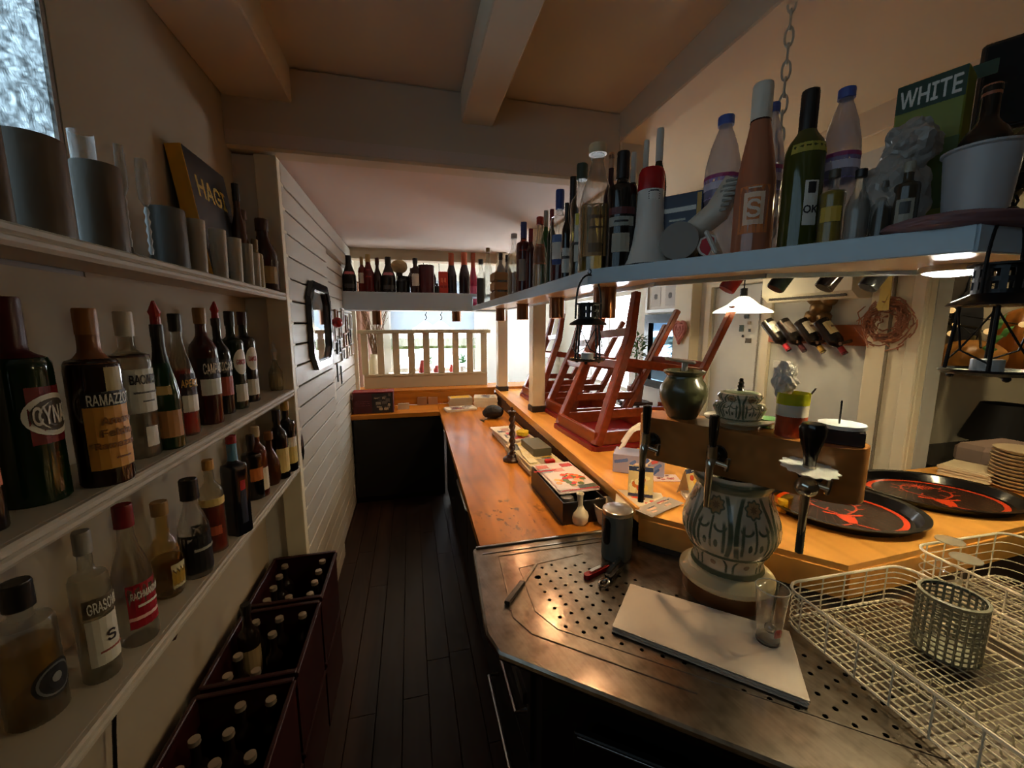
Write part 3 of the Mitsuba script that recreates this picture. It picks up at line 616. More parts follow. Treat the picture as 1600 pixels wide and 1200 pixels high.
# ============================================================= the hanging shelf
# far row
ff = [((-0.5172, 4.0198, 2.05, 0.3187, 0.0598), 'burgundy', P((20, 18, 16), .07), ((22, 20, 20), .80, 1.1), [(.48, .56, .9, (190, 110, 120)), (.1, .22, .8, (60, 60, 60))], 'black sparkling wine bottle with a pink neck emblem, leftmost on the end shelf'),
      ((-0.4059, 4.0131, 2.05, 0.3113, 0.0331), 'wine', P((110, 34, 28), .1), ((170, 140, 80), .78, 1.1), [(.25, .55, .8, W)], 'rosy bottle with white label, left of a pair on the end shelf'),
      ((-0.3499, 4.0101, 2.05, 0.3344, 0.0501), 'bell', P((90, 24, 26), .1), ((180, 150, 90), .8, 1.1), [(.4, .6, .5, (160, 60, 60))], 'rosy bottle with gold neck, right of a pair on the end shelf'),
      ((-0.272, 4.0224, 2.05, 0.3111, 0.0424), 'round', P((40, 22, 16), .1), ((70, 30, 20), .8, 1.3), [], 'round brown bottle between the rosy pair and a black bottle on the end shelf'),
      ((-0.175, 4.023, 2.05, 0.3211, 0.063), 'burgundy', P((18, 16, 15), .07), ((18, 16, 16), .80, 1.1), [(.48, .56, .9, (190, 120, 130)), (.08, .2, .9, (70, 70, 66))], 'black sparkling wine bottle with a pink emblem near the tan hat on the end shelf'),
      ((0.0697, 4.0101, 2.05, 0.317, 0.0501), 'shoulder', P((50, 24, 20), .1), ((24, 22, 24), .86, 1.2), [(.2, .55, .7, W)], 'brown bottle with a white label before the dark round box on the end shelf'),
      ((0.2646, 3.9739, 2.05, 0.0901, 0.0239), 'spirit', P((24, 18, 16), .1), ((20, 18, 16), .8, 1.2), [], 'tiny dark bottle beside the red carton on the end shelf'),
      ((0.4073, 4.0089, 2.05, 0.3766, 0.0489), 'burgundy', P((26, 20, 22), .07), ((170, 70, 30), .70, 1.06), [], 'dark wine bottle with an orange foil, left of three on the end shelf'),
      ((0.5318, 4.0126, 2.05, 0.3886, 0.0526), 'burgundy', P((34, 14, 18), .07), ((170, 70, 30), .70, 1.06), [], 'dark red wine bottle with an orange foil, middle of three on the end shelf')]
for at, kd, bd, cp, bn, lb in ff: bottle('wine_bottle', lb, at, kd, bd, cp, bands=bn, n=18)
x, y, z, h, r = (-0.048, 4.0546, 2.05, 0.1554, 0.0646)
solo('jar', move(lathe([(0, 0), (r, 0), (r, .7 * h), (.8 * r, .8 * h), (.8 * r, h), (0, h)], 18), x, y, z), P((24, 24, 24), .15), 'squat dark jar under the tan hat on the end shelf', 'jar')
x, y, z, h, r = (-0.0788, 4.1274, 2.05, 0.2999, 0.0774)
t = thing('hat', 'tan hat-like bundle resting behind the bottles of the end shelf', 'hat')
put('crown', move(crumple(.16, .12, .13, .12, 4), x, y, z + .255), P((176, 150, 104), .8), t, True)
put('stand', cyl(.03, .20, x, y, z), P((60, 50, 40), .6), t, 30)
x, y, z, h, r = (0.134, 4.1655, 2.05, 0.301, 0.1355)
r = .12
t = thing('round_box', 'large dark round box lying on edge behind the maroon tin on the end shelf', 'box')
put('drum', move(cyl(.135, .07, n=32), x, y + .03, z + .136, rx=PI / 2), P((30, 24, 26), .5), t, 30)
x, y, z, h, r = (0.1712, 4.0217, 2.05, 0.2582, 0.0717)
t = thing('tin', 'maroon cylindrical tin on the end shelf', 'tin')
put('body', cyl(r, h * .93, x, y, z), P((74, 22, 28), .35), t, 30); put('lid', cyl(r * 1.03, h * .07, x, y, z + h * .93), P((60, 18, 24), .35), t, 30)
x, y, z, h, r = (0.326, 3.9892, 2.05, 0.2001, 0.0392)
t = thing('carton', 'small orange-red carton standing between the tin and the orange-foiled bottles', 'carton')
put('body', box(.085, .06, h, x, y, z, .002), P((186, 52, 36), .5), t, False)
prints('panel', [(move(flat(.05, h * .2), x, y - .0302, z + h * .6, rx=PI / 2), (220, 120, 90)), (move(flat(.06, h * .1), x, y - .0302, z + h * .3, rx=PI / 2), (150, 30, 24)), (move(flat(.01, h * .55), x, y - .0304, z + h * .45, rx=PI / 2), (170, 60, 50))], t)

# along the long shelf, from the far corner
hs = [((0.6699, 4.3482, 1.93, 0.5641, 0.0476), 'burgundy', P((150, 30, 60), .1), ((160, 70, 40), .74, 1.06), None, [(.1, .4, 1., (190, 80, 110))], 'pink wine bottle with an orange foil in the corner of the two bottle shelves'),
      ((0.6614, 3.818, 1.93, 0.4187, 0.042), 'spirit', CLEAR, ((18, 18, 18), .9, 1.4), ((30, 26, 26), .6), [], 'clear bottle with a dark filling and black cap just past the corner of the shelves'),
      ((0.6551, 3.4315, 1.93, 0.4534, 0.0379), 'syrup', CLEAR, ((130, 100, 50), .93, 1.4), None, [], 'clear swing-top bottle with a cork in front of the bottle crate'),
      ((0.6507, 2.5393, 1.93, 0.3804, 0.0386), 'spirit', CLEAR, ((170, 170, 170), .93, 1.3), (glass((.85, .86, .85)), .6), [], 'clear bottle with a pale pouring top right of the bottle crate'),
      ((0.6539, 2.3252, 1.93, 0.3994, 0.0429), 'shoulder', P((70, 16, 12), .08), ((44, 60, 120), .78, 1.1), None, [(.18, .48, .7, (150, 140, 130)), (.6, .76, .6, (190, 70, 30))], 'dark red bottle with a blue cap on the long bottle shelf'),
      ((0.6798, 2.2687, 1.93, 0.3534, 0.0292), 'spirit', P((60, 14, 16), .08), ((120, 24, 30), .80, 1.1), None, [], 'dark bottle with a red cap behind the blue-capped one'),
      ((0.6427, 1.9879, 1.93, 0.3444, 0.0337), 'bell', CLEAR, ((160, 40, 24), .90, 1.4), (glass((.8, .8, .78)), .45), [(.34, .62, 1., (150, 90, 60))], 'clear bottle with an orange-red stopper and a rusty label on the long shelf'),
      ((0.696, 2.0552, 1.93, 0.3953, 0.0266), 'wine', P((30, 90, 40), .1), ((170, 170, 160), .80, 1.1), None, [], 'bright green bottle with a silver cap on the long shelf'),
      ((0.6716, 1.8967, 1.93, 0.3585, 0.023), 'wine', P((18, 40, 22), .08), ((120, 24, 34), .80, 1.1), None, [], 'dark green bottle with a wine-red cap on the long shelf'),
      ((0.6467, 1.7256, 1.93, 0.3907, 0.0391), 'shoulder', CLEAR, ((46, 70, 140), .80, 1.25), (P((90, 16, 22), .1), .2), [(.2, .52, .9, (214, 214, 206)), (.2, .26, .9, (50, 70, 130)), (.44, .52, .9, (90, 120, 170))], 'clear bottle with a bright blue cap and white label on the long shelf'),
      ((0.6261, 1.5896, 1.93, 0.2996, 0.0193), 'wine', DARK, ((24, 22, 22), .82, 1.1), None, [(.1, .42, 1., (200, 200, 196))], 'dark bottle with a white scripted label beside the blue-capped one'),
      ((0.7115, 1.7368, 1.93, 0.4517, 0.0338), 'wine', DARK, ((20, 20, 20), .76, 1.1), None, [], 'tall black wine bottle behind the lemon-label bottle'),
      ((0.6476, 1.4972, 1.93, 0.4123, 0.0413), 'spirit', CLEAR, ((34, 56, 46), .87, 1.3), (glass((.55, .55, .30)), .55), [(.14, .56, .6, (206, 204, 190)), (.46, .56, .5, (220, 200, 60))], 'clear bottle with a dark green cap and a white label with a lemon'),
      ((0.635, 1.3407, 1.93, 0.4172, 0.0588), 'syrup', CLEAR, ((206, 180, 140), .93, 1.55), (glass((.42, .36, .2)), .5), [(.12, .52, .95, (150, 112, 66)), (.15, .22, .4, (110, 80, 46))], 'big clear syrup bottle with a pale stopper and a brown label at the shelf corner'),
      ((0.6979, 1.3632, 1.93, 0.406, 0.0244), 'wine', P((50, 14, 24), .1), ((190, 150, 120), .88, 1.0), None, [], 'wine-red bottle with a bare cork behind the syrup bottle'),
      ((0.6777, 1.243, 1.93, 0.36, 0.0466), 'shoulder', P((20, 18, 16), .07), ((20, 16, 16), .78, 1.15), None, [(.46, .52, 1., (90, 40, 40)), (.36, .44, .9, (150, 150, 140)), (.14, .30, .6, (160, 156, 140))], 'black bottle with a red-rimmed cap left of the megaphone'),
      ((0.7626, 1.3258, 1.93, 0.3985, 0.0216), 'wine', P((20, 34, 20), .08), ((186, 184, 176), .76, 1.1), None, [], 'silver-capped bottle behind the megaphone, leftmost of three'),
      ((0.7844, 1.2871, 1.93, 0.4225, 0.021), 'wine', P((24, 30, 18), .08), ((190, 188, 180), .76, 1.1), None, [], 'silver-capped bottle behind the megaphone, middle of three'),
      ((0.7926, 1.2232, 1.93, 0.4322, 0.0259), 'wine', P((18, 26, 16), .08), ((196, 194, 186), .78, 1.12), None, [], 'silver-capped bottle behind the megaphone, rightmost and tallest of three')]
for i, (at, kd, bd, cp, lq, bn, lb) in enumerate(hs):
    tx = {12: [('-', .3, .05, (60, 60, 60))], 13: [('-', .42, .05, (90, 60, 30), .05), ('-', .34, .03, (90, 60, 30), .05)], 15: [('-', .40, .03, (30, 30, 30))], 4: [], 10: [('-', .3, .07, (60, 60, 60), .04)]}.get(i, ())
    bottle('shelf_bottle', lb, at, kd, bd, cp, liquid=lq, bands=bn, texts=tx, foil=((150, 24, 28), .965, .995) if i == 15 else None, n=20)
# wooden bottle crate with two bottles in it
x, y, z, h, r = (0.6973, 3.0329, 1.93, 0.2558, 0.0724)
t = thing('wooden_crate', 'small wooden crate of slats holding bottles on the long shelf', 'crate')
w_, d_, h_ = .17, .17, .21
WOODL = P((150, 112, 72), .6)
for k in range(3):
    for s in (-1, 1):
        put('slat', box(w_, .008, .055, x, y + s * d_ / 2, z + .006 + k * .07, .001), WOODL, t, False)
        put('slat', box(.008, d_ - .008, .055, x + s * w_ / 2, y, z + .006 + k * .07, .001), WOODL, t, False)
for s in (-1, 1):
    for q in (-1, 1): put('corner_stick', box(.016, .016, h_, x + s * (w_ / 2 - .014), y + q * (d_ / 2 - .014), z), WOODL, t, False)
put('base', box(w_, d_ - .01, .006, x, y, z), WOODL, t, False)
for i, (dx, dy, lab) in enumerate(((-.03, -.035, 'clear bottle with a dark neck inside the wooden crate, left one'), (.035, .03, 'clear bottle with a dark neck inside the wooden crate, right one'))):
    bottle('shelf_bottle', lab, (x + dx, y + dy, z + .0065, .335, .032), 'spirit', P((140, 140, 136), .15), ((40, 30, 26), .86, 1.2), n=16)

# near part of the shelf
x, y, z, h, r = (0.7423, 1.1808, 1.93, 0.2946, 0.071)
t = thing('megaphone', 'white megaphone with a red rear end standing on its horn on the near shelf', 'megaphone')
put('horn', move(lathe([(0, .004), (r * .94, .004), (r * 1.02, 0), (r * 1.04, .008), (r * .9, .10 * h), (r * .72, .25 * h), (r * .60, .45 * h), (r * .56, .70 * h), (r * .55, .78 * h), (0, .78 * h)], 36), x, y, z), P((212, 208, 200), .25), t, 40)
put('rear_cap', move(lathe([(r * .55, .78 * h), (r * .57, .79 * h), (r * .54, .96 * h), (r * .46, h), (0, h)], 36), x, y, z), P((170, 24, 28), .25), t, 30, 'red rear cap')
fa = facing(x, y)
tx = [(move(band(r * .565, .66 * h, .77 * h, fa + .25, .45), x, y, z), (226, 222, 214))]
for k in range(4): tx.append((move(bend(flat(r * .5, .002), r * .566 + .0006, fa + .25, (.68 + .022 * k) * h), x, y, z), (40, 40, 44)))
tx.append((move(bend(text('-', .007, .0005, True), r * .567, fa + .25, .757 * h), x, y, z), (30, 30, 34)))
prints('label', tx, t)
put('rim', move(lathe([(r * .93, 0), (r * 1.05, 0), (r * 1.05, .008), (r * .97, .012)], 36), x, y, z), BLACK, t, 40)
# tea carton
a = np.array((0.4405, 0.6067, 1.935)); x, y, z, h, r = (0.8332, 1.1336, 1.93, 0.3102, 0.0459)
t = thing('carton', 'dark blue carton with gold edges and white lettering behind the megaphone', 'carton')
M = frame_m((x, y, z), (math.cos(-.9), math.sin(-.9), 0), (0, 0, 1))
put('body', lay(box(.115, .21, .075, 0, .105, -.04, .002), M), P((20, 30, 58), .4), t, False)
prints('panel', [(lay(flat(.012, .20, .048, .105, .0352), M), (190, 150, 70)), (lay(move(text('-', .026, .0006, True), -.012, .165, .0355), M), (210, 210, 205)), (lay(move(text('-', .012, .0006), -.012, .135, .0355, ), M), (190, 190, 180)), (lay(move(disc(.022), -.012, .07, .0355), M), (200, 150, 60)), (lay(move(flat(.06, .005), -.012, .03, .0355), M), (190, 150, 70))], t)
# toy bubble gun / heat gun in white plastic with red hearts
x, y, z, h, r = (0.812, 1.036, 1.93, 0.265, 0.0585)
t = thing('spray_gun', 'white plastic hand gun with a red heart trigger lying beside the megaphone', 'tool')
GP = P((196, 186, 170), .35)
u = np.array([.51, -.86, 0]); u /= np.linalg.norm(u)
c = np.array([x, y, z])
put('drum', move(cyl(.052, .06, n=32), *(c - u * .05 + [0, 0, .056]), rx=PI / 2, rz=-.75), P((120, 108, 96), .4), t, 30)
f_ = np.array([-.56, -.83, 0]); f_ = f_ / np.linalg.norm(f_)
fm_ = frame_m(c - u * .05 + f_ * .045 + [0, 0, .062], np.cross([0, 0, 1], -f_) * -1, (0, 0, 1))
put('heart', lay(prism([(0, -.026), (.024, .002), (.022, .016), (.010, .020), (0, .012), (-.010, .020), (-.022, .016), (-.024, .002)], .006), fm_), P((180, 30, 36), .3), t, False, 'red heart')
put('ring', lay(move(lathe([(.030, 0), (.036, .003), (.034, .008), (.029, .006)], 28), z=0), fm_), WHITE, t, 30)
put('barrel', tube([c - u * .02 + [0, 0, .085], c + u * .045 + [0, 0, .13], c + u * .085 + [0, 0, .205]], [.032, .034, .026], 12), GP, t, 40)
for k in range(7):
    q = c + u * (.042 + .0065 * k) + f_ * .03 + np.array([0, 0, .125 + .012 * k])
    put('rib', bar(q - u * .022, q + u * .022, .004, .006), P((120, 112, 100), .4), t, False)
put('muzzle', lay(box(.012, .07, .05, 0, -.035, -.03, .004), frame_m(c + u * .02 + f_ * .03 + [0, 0, .075], u + [0, 0, .5], (0, 0, 1))), WHITE, t, False)
hm = frame_m(c + u * .02 + f_ * .036 + [0, 0, .034], np.cross([0, 0, 1], -f_) * -1 + [0, 0, .25], (0, 0, 1))
put('trigger_badge', lay(prism([(-.005, -.032), (.024, .004), (.026, .02), (.012, .03), (-.012, .024), (-.024, .004), (-.022, -.012)], .008), hm), WHITE, t, False)
put('red_badge', lay(prism([(-.004, -.026), (.019, .004), (.020, .017), (.010, .024), (-.010, .019), (-.019, .003), (-.017, -.010)], .008, .002), hm), P((180, 30, 40), .3), t, False)
put('foot', move(box(.09, .07, .012, 0, 0, 0, .003), *(c + [0, 0, 0]), rz=-1.03), P((60, 54, 50), .5), t, False)
# water bottles, rosé, white wine and neighbours
WAT = milky('mat_water_bottle', (150, 146, 160), .38, (.93, .93, .97), .15)
def water(label, at, lab=(150, 130, 180)):
    bottle('water_bottle', label, at, 'water', WAT, ((70, 90, 160), .945, 1.3), bands=[(.44, .60, 3.0, lab), (.50, .55, 3.0, (200, 190, 205)), (.575, .6, 3., (150, 60, 110))], n=28)
water('plastic water bottle with a blue cap behind the white hand gun', (0.8853, 1.0464, 1.93, 0.3976, 0.047))
water('plastic water bottle with a blue cap mostly hidden behind the rosé bottle', (0.9643, 0.9666, 1.93, 0.4015, 0.0352))
water('plastic water bottle with a blue cap right of the white wine bottle', (1.013, 0.8105, 1.93, 0.3645, 0.0387), (120, 110, 150))
bottle('rose_wine_bottle', 'rosé wine bottle with a white foil and orange square label on the near shelf', (0.8714, 0.9098, 1.93, 0.4073, 0.0462), 'flute', P((168, 104, 76), .08, 0, .6), ((214, 206, 192), .80, 1.12), bands=[(.12, .40, .75, (206, 120, 62)), (.17, .36, .5, (226, 190, 160)), (.20, .33, .3, (206, 120, 62))], texts=[('S', .265, .10, (226, 200, 176)), ('-', .385, .018, (226, 200, 176))], foil=((60, 30, 26), .79, .80), n=32)
bottle('white_wine_bottle', 'white wine bottle with a black foil and a white back label on the near shelf', (0.918, 0.8191, 1.93, 0.3527, 0.0409), 'wine', P((58, 64, 22), .06, 0, .6), ((22, 20, 20), .76, 1.12), bands=[(.14, .42, .36, (206, 204, 196)), (.34, .41, .2, (40, 40, 42)), (.60, .66, 1.2, (160, 150, 60))], texts=[('OK', .24, .045, (40, 40, 44))], turn=.5, n=32)
bottle('shelf_bottle', 'short clear bottle with a yellow filling beside the white wine bottle', (0.9357, 0.756, 1.93, 0.1623, 0.0245), 'shoulder', CLEAR, ((80, 74, 60), .9, 1.2), liquid=(P((150, 124, 40), .12), .72), bands=[(.3, .5, .8, (190, 160, 60))])
bottle('shelf_bottle', 'small clear bottle with a black cap before the plastic bag', (0.9568, 0.7144, 1.93, 0.1507, 0.0218), 'bell', CLEAR, ((20, 20, 22), .9, 1.3), liquid=(P((150, 146, 140), .15), .6))
bottle('shelf_bottle', 'small clear jar bottle with a grey label in the middle of the near shelf', (0.9817, 0.6831, 1.93, 0.1185, 0.0176), 'spirit', CLEAR, ((90, 84, 76), .9, 1.2), liquid=(P((60, 54, 46), .15), .6))
bottle('shelf_bottle', 'short bottle with a shiny cap and pale oval label before the plastic bag', (1.0022, 0.6539, 1.93, 0.1485, 0.0206), 'shoulder', P((60, 52, 40), .1), ((150, 146, 130), .86, 1.2), bands=[(.1, .5, .7, (150, 146, 132)), (.3, .46, .4, (60, 60, 58))])
# carton marked WHITE, plastic bag and the rest at the right end
x, y, z, h, r = (1.2039, 0.7506, 1.93, 0.3714, 0.0335)
t = thing('carton', 'tall green carton lettered WHITE behind the plastic bag on the near shelf', 'carton')
M = frame_m((x, y, z), (math.cos(-1.22), math.sin(-1.22), 0), (0, 0, 1))
put('body', lay(box(.115, h, .08, 0, h / 2, -.025, .003), M), P((120, 130, 50), .5), t, False)
put('flap', lay(box(.05, .03, .002, .06, h + .012, -.04), M), P((40, 66, 44), .5), t, False)
prints('panel', [(lay(flat(.113, .06, 0, h - .032, .0552), M), (24, 58, 40)), (lay(move(text('WHITE', .036, .0006, True, .10), 0, h - .034, .0558), M), (214, 214, 206))], t)
prints('panel', [(lay(flat(.113, h * .4, 0, h * .42, .0552), M), (70, 96, 44))], t)
x, y, z, h, r = (1.0365, 0.6982, 1.93, 0.2648, 0.0525)
t = thing('plastic_bag', 'crumpled pale plastic bag heaped before the WHITE carton', 'bag')
PB = P((150, 146, 140), .3)
put('lower_bundle', move(crumple(.15, .10, .17, .36, 5, 3, 9), x, y, z + .088), PB, t, False)
put('upper_bundle', move(crumple(.12, .09, .10, .40, 9, 3, 9), x + .03, y, z + .20, rz=.4), P((150, 146, 140), .3), t, False)
x, y, z, h, r = (1.0651, 0.575, 1.93, 0.1526, 0.0353)
r = .054; x += .022; y += .014
t = thing('bucket', 'pale plastic tub holding a dark bottle at the right end of the near shelf', 'tub')
put('wall', move(lathe([(0, 0), (.8 * r, 0), (r, h), (1.08 * r, h + .004), (1.08 * r, h), (.96 * r, h - .004), (.76 * r, .006), (0, .006)], 32), x, y, z), P((170, 170, 172), .4), t, 40)
bottle('wine_bottle', 'dark wine bottle with a bare cork standing in the pale tub', (x - .004, y - .002, z + .0065, .26, .036), 'wine', P((22, 20, 16), .1), ((150, 90, 60), .93, .95))
t = thing('loudspeaker', 'black loudspeaker cut off by the right edge above the shelf', 'loudspeaker')
x, y, z = (1.4161, 0.72, 2.3008)
M = frame_m((x, y, 0), (math.cos(-1.05), math.sin(-1.05), 0), (0, 0, 1))
put('cabinet', lay(box(.14, .20, .12, .0, z, -.06, .006), M), P((12, 12, 13), .5), t, False)
put('grille', lay(box(.125, .185, .006, .0, z, .058, .003), M), P((8, 8, 9), .8), t, False)
put('stand', lay(box(.012, z - .09 - 1.93, .012, .0, (z - .09 + 1.93) / 2, -.05), M), P((12, 12, 13), .5), t, False)
x, y, z, h, r = (1.2513, 0.6121, 1.93, 0.2144, 0.0221)
t = thing('dried_hydrangea', 'dried olive-brown flower heads at the far right of the near shelf', 'dried flowers')
rg = random.Random(8); ms = []
for i in range(150):
    a, b, c_ = rg.gauss(0, 1), rg.gauss(0, 1), rg.gauss(0, 1); q = np.array([a, b, c_]); q = q / np.linalg.norm(q) * (.055 + .02 * rg.random())
    ms.append(move(tm([(-.012, -.012, 0), (.012, -.012, .004), (.012, .012, 0), (-.012, .012, .005)], [(0, 1, 2), (0, 2, 3)]), *(q + [x + .05, y + .03, z + .17]), rx=rg.random() * 6, rz=rg.random() * 6))
put('petals', cat(ms), P((92, 84, 48), .8), t, False, stuff=True)
put('core', move(trimesh.creation.icosphere(subdivisions=2, radius=.055), x + .05, y + .03, z + .17), P((50, 46, 28), .8), t, True)
put('stem', tube([(x + .05, y + .03, z), (x + .045, y + .03, z + .12)], .006), P((70, 60, 36), .7), t)
x, y, z, h, r = (1.0712, 0.5784, 1.93, 0.0693, 0.0422)
m = crumple(.34, .20, .05, .18, 12, 4); v = np.array(m.vertices); v[:, 2] = np.clip(v[:, 2], -.014, .03); m.vertices = v
t = solo('folded_cloth', move(m, x + .03, y + .02, ZH + .0145, rz=-.1), P((126, 96, 100), .5), 'dusky pink crumpled cloth lying along the right end of the near shelf', 'cloth', smooth=60)


# ============================================================= on the counters
# chairs turned upside down on the ledge
def stool(label, ox, oy, rz, s=1.0, dark=False):
    t = thing('bar_stool', label, 'stool', 'bar stools turned upside down on the ledge')
    M = np.eye(4); c, d = math.cos(rz), math.sin(rz); M[:2, :2] = [[c, -d], [d, c]]; M[:3, 3] = (ox, oy, ZL)
    w = .56 * s; D = .60 * s
    seat = prism(rpoly(w + .02, D + .02, .04), .028); seat = move(seat, w / 2, D / 2, 0)
    put('seat', lay(seat, M), P((110, 18, 24), .35), t, False, 'red padded seat')
    z0, z1 = .028, .105
    for (a, b) in (((.03, .03), (w - .03, .03)), ((.03, D - .03), (w - .03, D - .03)), ((.03, .03), (.03, D - .03)), ((w - .03, .03), (w - .03, D - .03))):
        put('apron', lay(bar((*a, (z0 + z1) / 2), (*b, (z0 + z1) / 2), .03, z1 - z0), M), CHAIRW, t, False)
    foot = {}
    for i, (a, b, dx, dy, dz) in enumerate(((.03, .03, .30, .12, .885), (.03, D - .03, .36, .06, .84), (w - .03, .03, .47, .06, .80), (w - .03, D - .03, .48, .06, .80))):
        p = np.array([a, b, z0]); q = p + np.array([dx, dy, dz]) * s
        if i < 2:
            kn = p + (q - p) * .72 + np.array([.035, 0, 0]) * s; foot[i] = (p, kn, q)
            m = cat([bar(p, kn, .066, .05, (1, 0, 0)), bar(kn - (kn - p) * .02, q, .064, .048, (1, 0, 0), .052, .04)])
        else:
            kn = p + (q - p) * .72; foot[i] = (p, kn, q); m = bar(p, q, .042, .04, (1, 0, 0))
        put('leg', lay(m, M), CHAIRW, t, False)
    def on(i, f): p, k, q = foot[i]; return p + (k - p) * (f / .72) if f < .72 else k + (q - k) * ((f - .72) / .28)
    for (i, j, f, g) in ((0, 1, .74, .74), (0, 1, .52, .52), (2, 3, .55, .55), (0, 2, .54, .50), (1, 3, .54, .50), (0, 2, .20, .22), (1, 3, .22, .22)):
        put('stretcher', lay(bar(on(i, f), on(j, g), .024, .05), M), CHAIRW, t, False)
    return t
stool('upturned red-brown bar stool nearest the beer tower', 1.00, 2.05, .04, 1.0)
stool('upturned red-brown bar stool between the near one and the cream post', 1.09, 2.70, .02, .86)
stool('upturned red-brown bar stool beyond the cream post, farthest from the camera', 1.09, 3.45, .0, .90)

# beer tower: ceramic foot, wooden cross piece, three taps
TX, TY = .965, 1.0
def pot_fn(x0, y0, z0, hh):
    def f(p, n, uv):
        a = dr.atan2(p.y - y0, p.x - x0) / (2 * PI) + .5
        v = (p.z - z0) / hh
        base = mix((.62, .55, .40), (.52, .46, .34), fbm(a * 30, v * 9, 0, 2))
        k = 7.0
        u = a * k - dr.floor(a * k) - .5          # one lobe
        g = L((52, 74, 48)); br = L((120, 90, 58))
        lobe = dr.abs(u) - .44 + 1.3 * dr.square(v - .50)
        line = smoothstep(.075, .035, dr.abs(lobe)) * smoothstep(.26, .30, v) * smoothstep(.90, .84, v)
        l2 = smoothstep(.05, .02, dr.abs(dr.abs(u) - .30 + .8 * dr.square(v - .46))) * smoothstep(.30, .34, v) * smoothstep(.66, .60, v)
        curl = dr.abs(dr.sqrt(dr.square((dr.abs(u) - .20) / .13) + dr.square((v - .60) / .05)) - 1)
        cur = smoothstep(.35, .12, curl) * smoothstep(.62, .58, v)
        stem = smoothstep(.04, .015, dr.abs(u)) * smoothstep(.34, .38, v) * smoothstep(.70, .66, v)
        fl = dr.sqrt(dr.square(u / .24) + dr.square((v - .77) / .085)) + .10 * dr.sin(8 * dr.atan2((v - .77) / .085, u / .24))
        flo = smoothstep(1.05, .92, fl); fli = smoothstep(.82, .70, fl); flc = smoothstep(.40, .28, fl)
        lf = dr.sqrt(dr.square((dr.abs(u) - .13) / .05) + dr.square((v - .42) / .045)); leaf = smoothstep(1.05, .8, lf)
        bandm = dr.maximum(smoothstep(.022, .010, dr.abs(v - .255)), smoothstep(.065, .045, dr.abs(v - .94)))
        bandm = dr.maximum(bandm, smoothstep(.06, .04, dr.abs(v - .03)))
        arch = smoothstep(.05, .02, dr.abs(dr.abs(u) - .40 + 14 * dr.square(dr.maximum(v - .14, 0)))) * smoothstep(.06, .09, v) * smoothstep(.235, .22, v)
        c = mix(base, g, dr.clip(dr.maximum(dr.maximum(dr.maximum(line, l2), dr.maximum(stem, cur)), dr.maximum(dr.maximum(leaf, bandm), arch)), 0, 1) * .9)
        c = mix(c, g, flo * .85); c = mix(c, L((168, 136, 92)), fli * .9); c = mix(c, br, flc * .9)
        drop = smoothstep(1.05, .8, dr.sqrt(dr.square(u / .10) + dr.square((v - .16) / .03)))
        return mix(c, br, drop * .8)
    return f
POT = PT('mat_painted_pot', pot_fn(TX, TY, .988, .305), .12, spec=.6)
t = thing('beer_tower', 'beer tower of painted ceramic and wood with three black-handled taps', 'beer tap')
put('base_ring', cyl(.128, .05, TX, TY, .9, 40), P((96, 60, 30), .3), t, 30)
put('foot', move(lathe([(0, .05), (.132, .05), (.14, .058), (.138, .07), (.12, .085), (.104, .095), (0, .095)], 48), TX, TY, .9), P((206, 190, 150), .12, 0, .6), t, 40)
put('vase', move(lathe([(.094, .088), (.106, .098), (.100, .115), (.102, .135), (.110, .155), (.117, .162), (.119, .170), (.129, .188), (.138, .212), (.1395, .236), (.135, .262), (.123, .295), (.109, .328), (.102, .352), (.106, .362), (.113, .372), (.114, .384), (.106, .393), (.098, .40)], 64), TX, TY, .9), POT, t, 40)
bd = np.array([.305, -.49]); bd /= np.linalg.norm(bd); bn = np.array([-bd[1], bd[0]])   # along the cross piece; bn points away from the camera
MB = frame_m((TX, TY, 0), (*bd, 0), (*bn, 0))
put('cross_piece', lay(prism(Polygon([(-.235, -.072), (.235, -.072), (.235, .072), (-.235, .072)]).buffer(.0).union(Point(-.235, 0).buffer(.072, quad_segs=12)).union(Point(.235, 0).buffer(.072, quad_segs=12)), .145, 1.298), MB), BEAMW, t, 30)
TAPM = P((190, 186, 176), .12, 1.0)
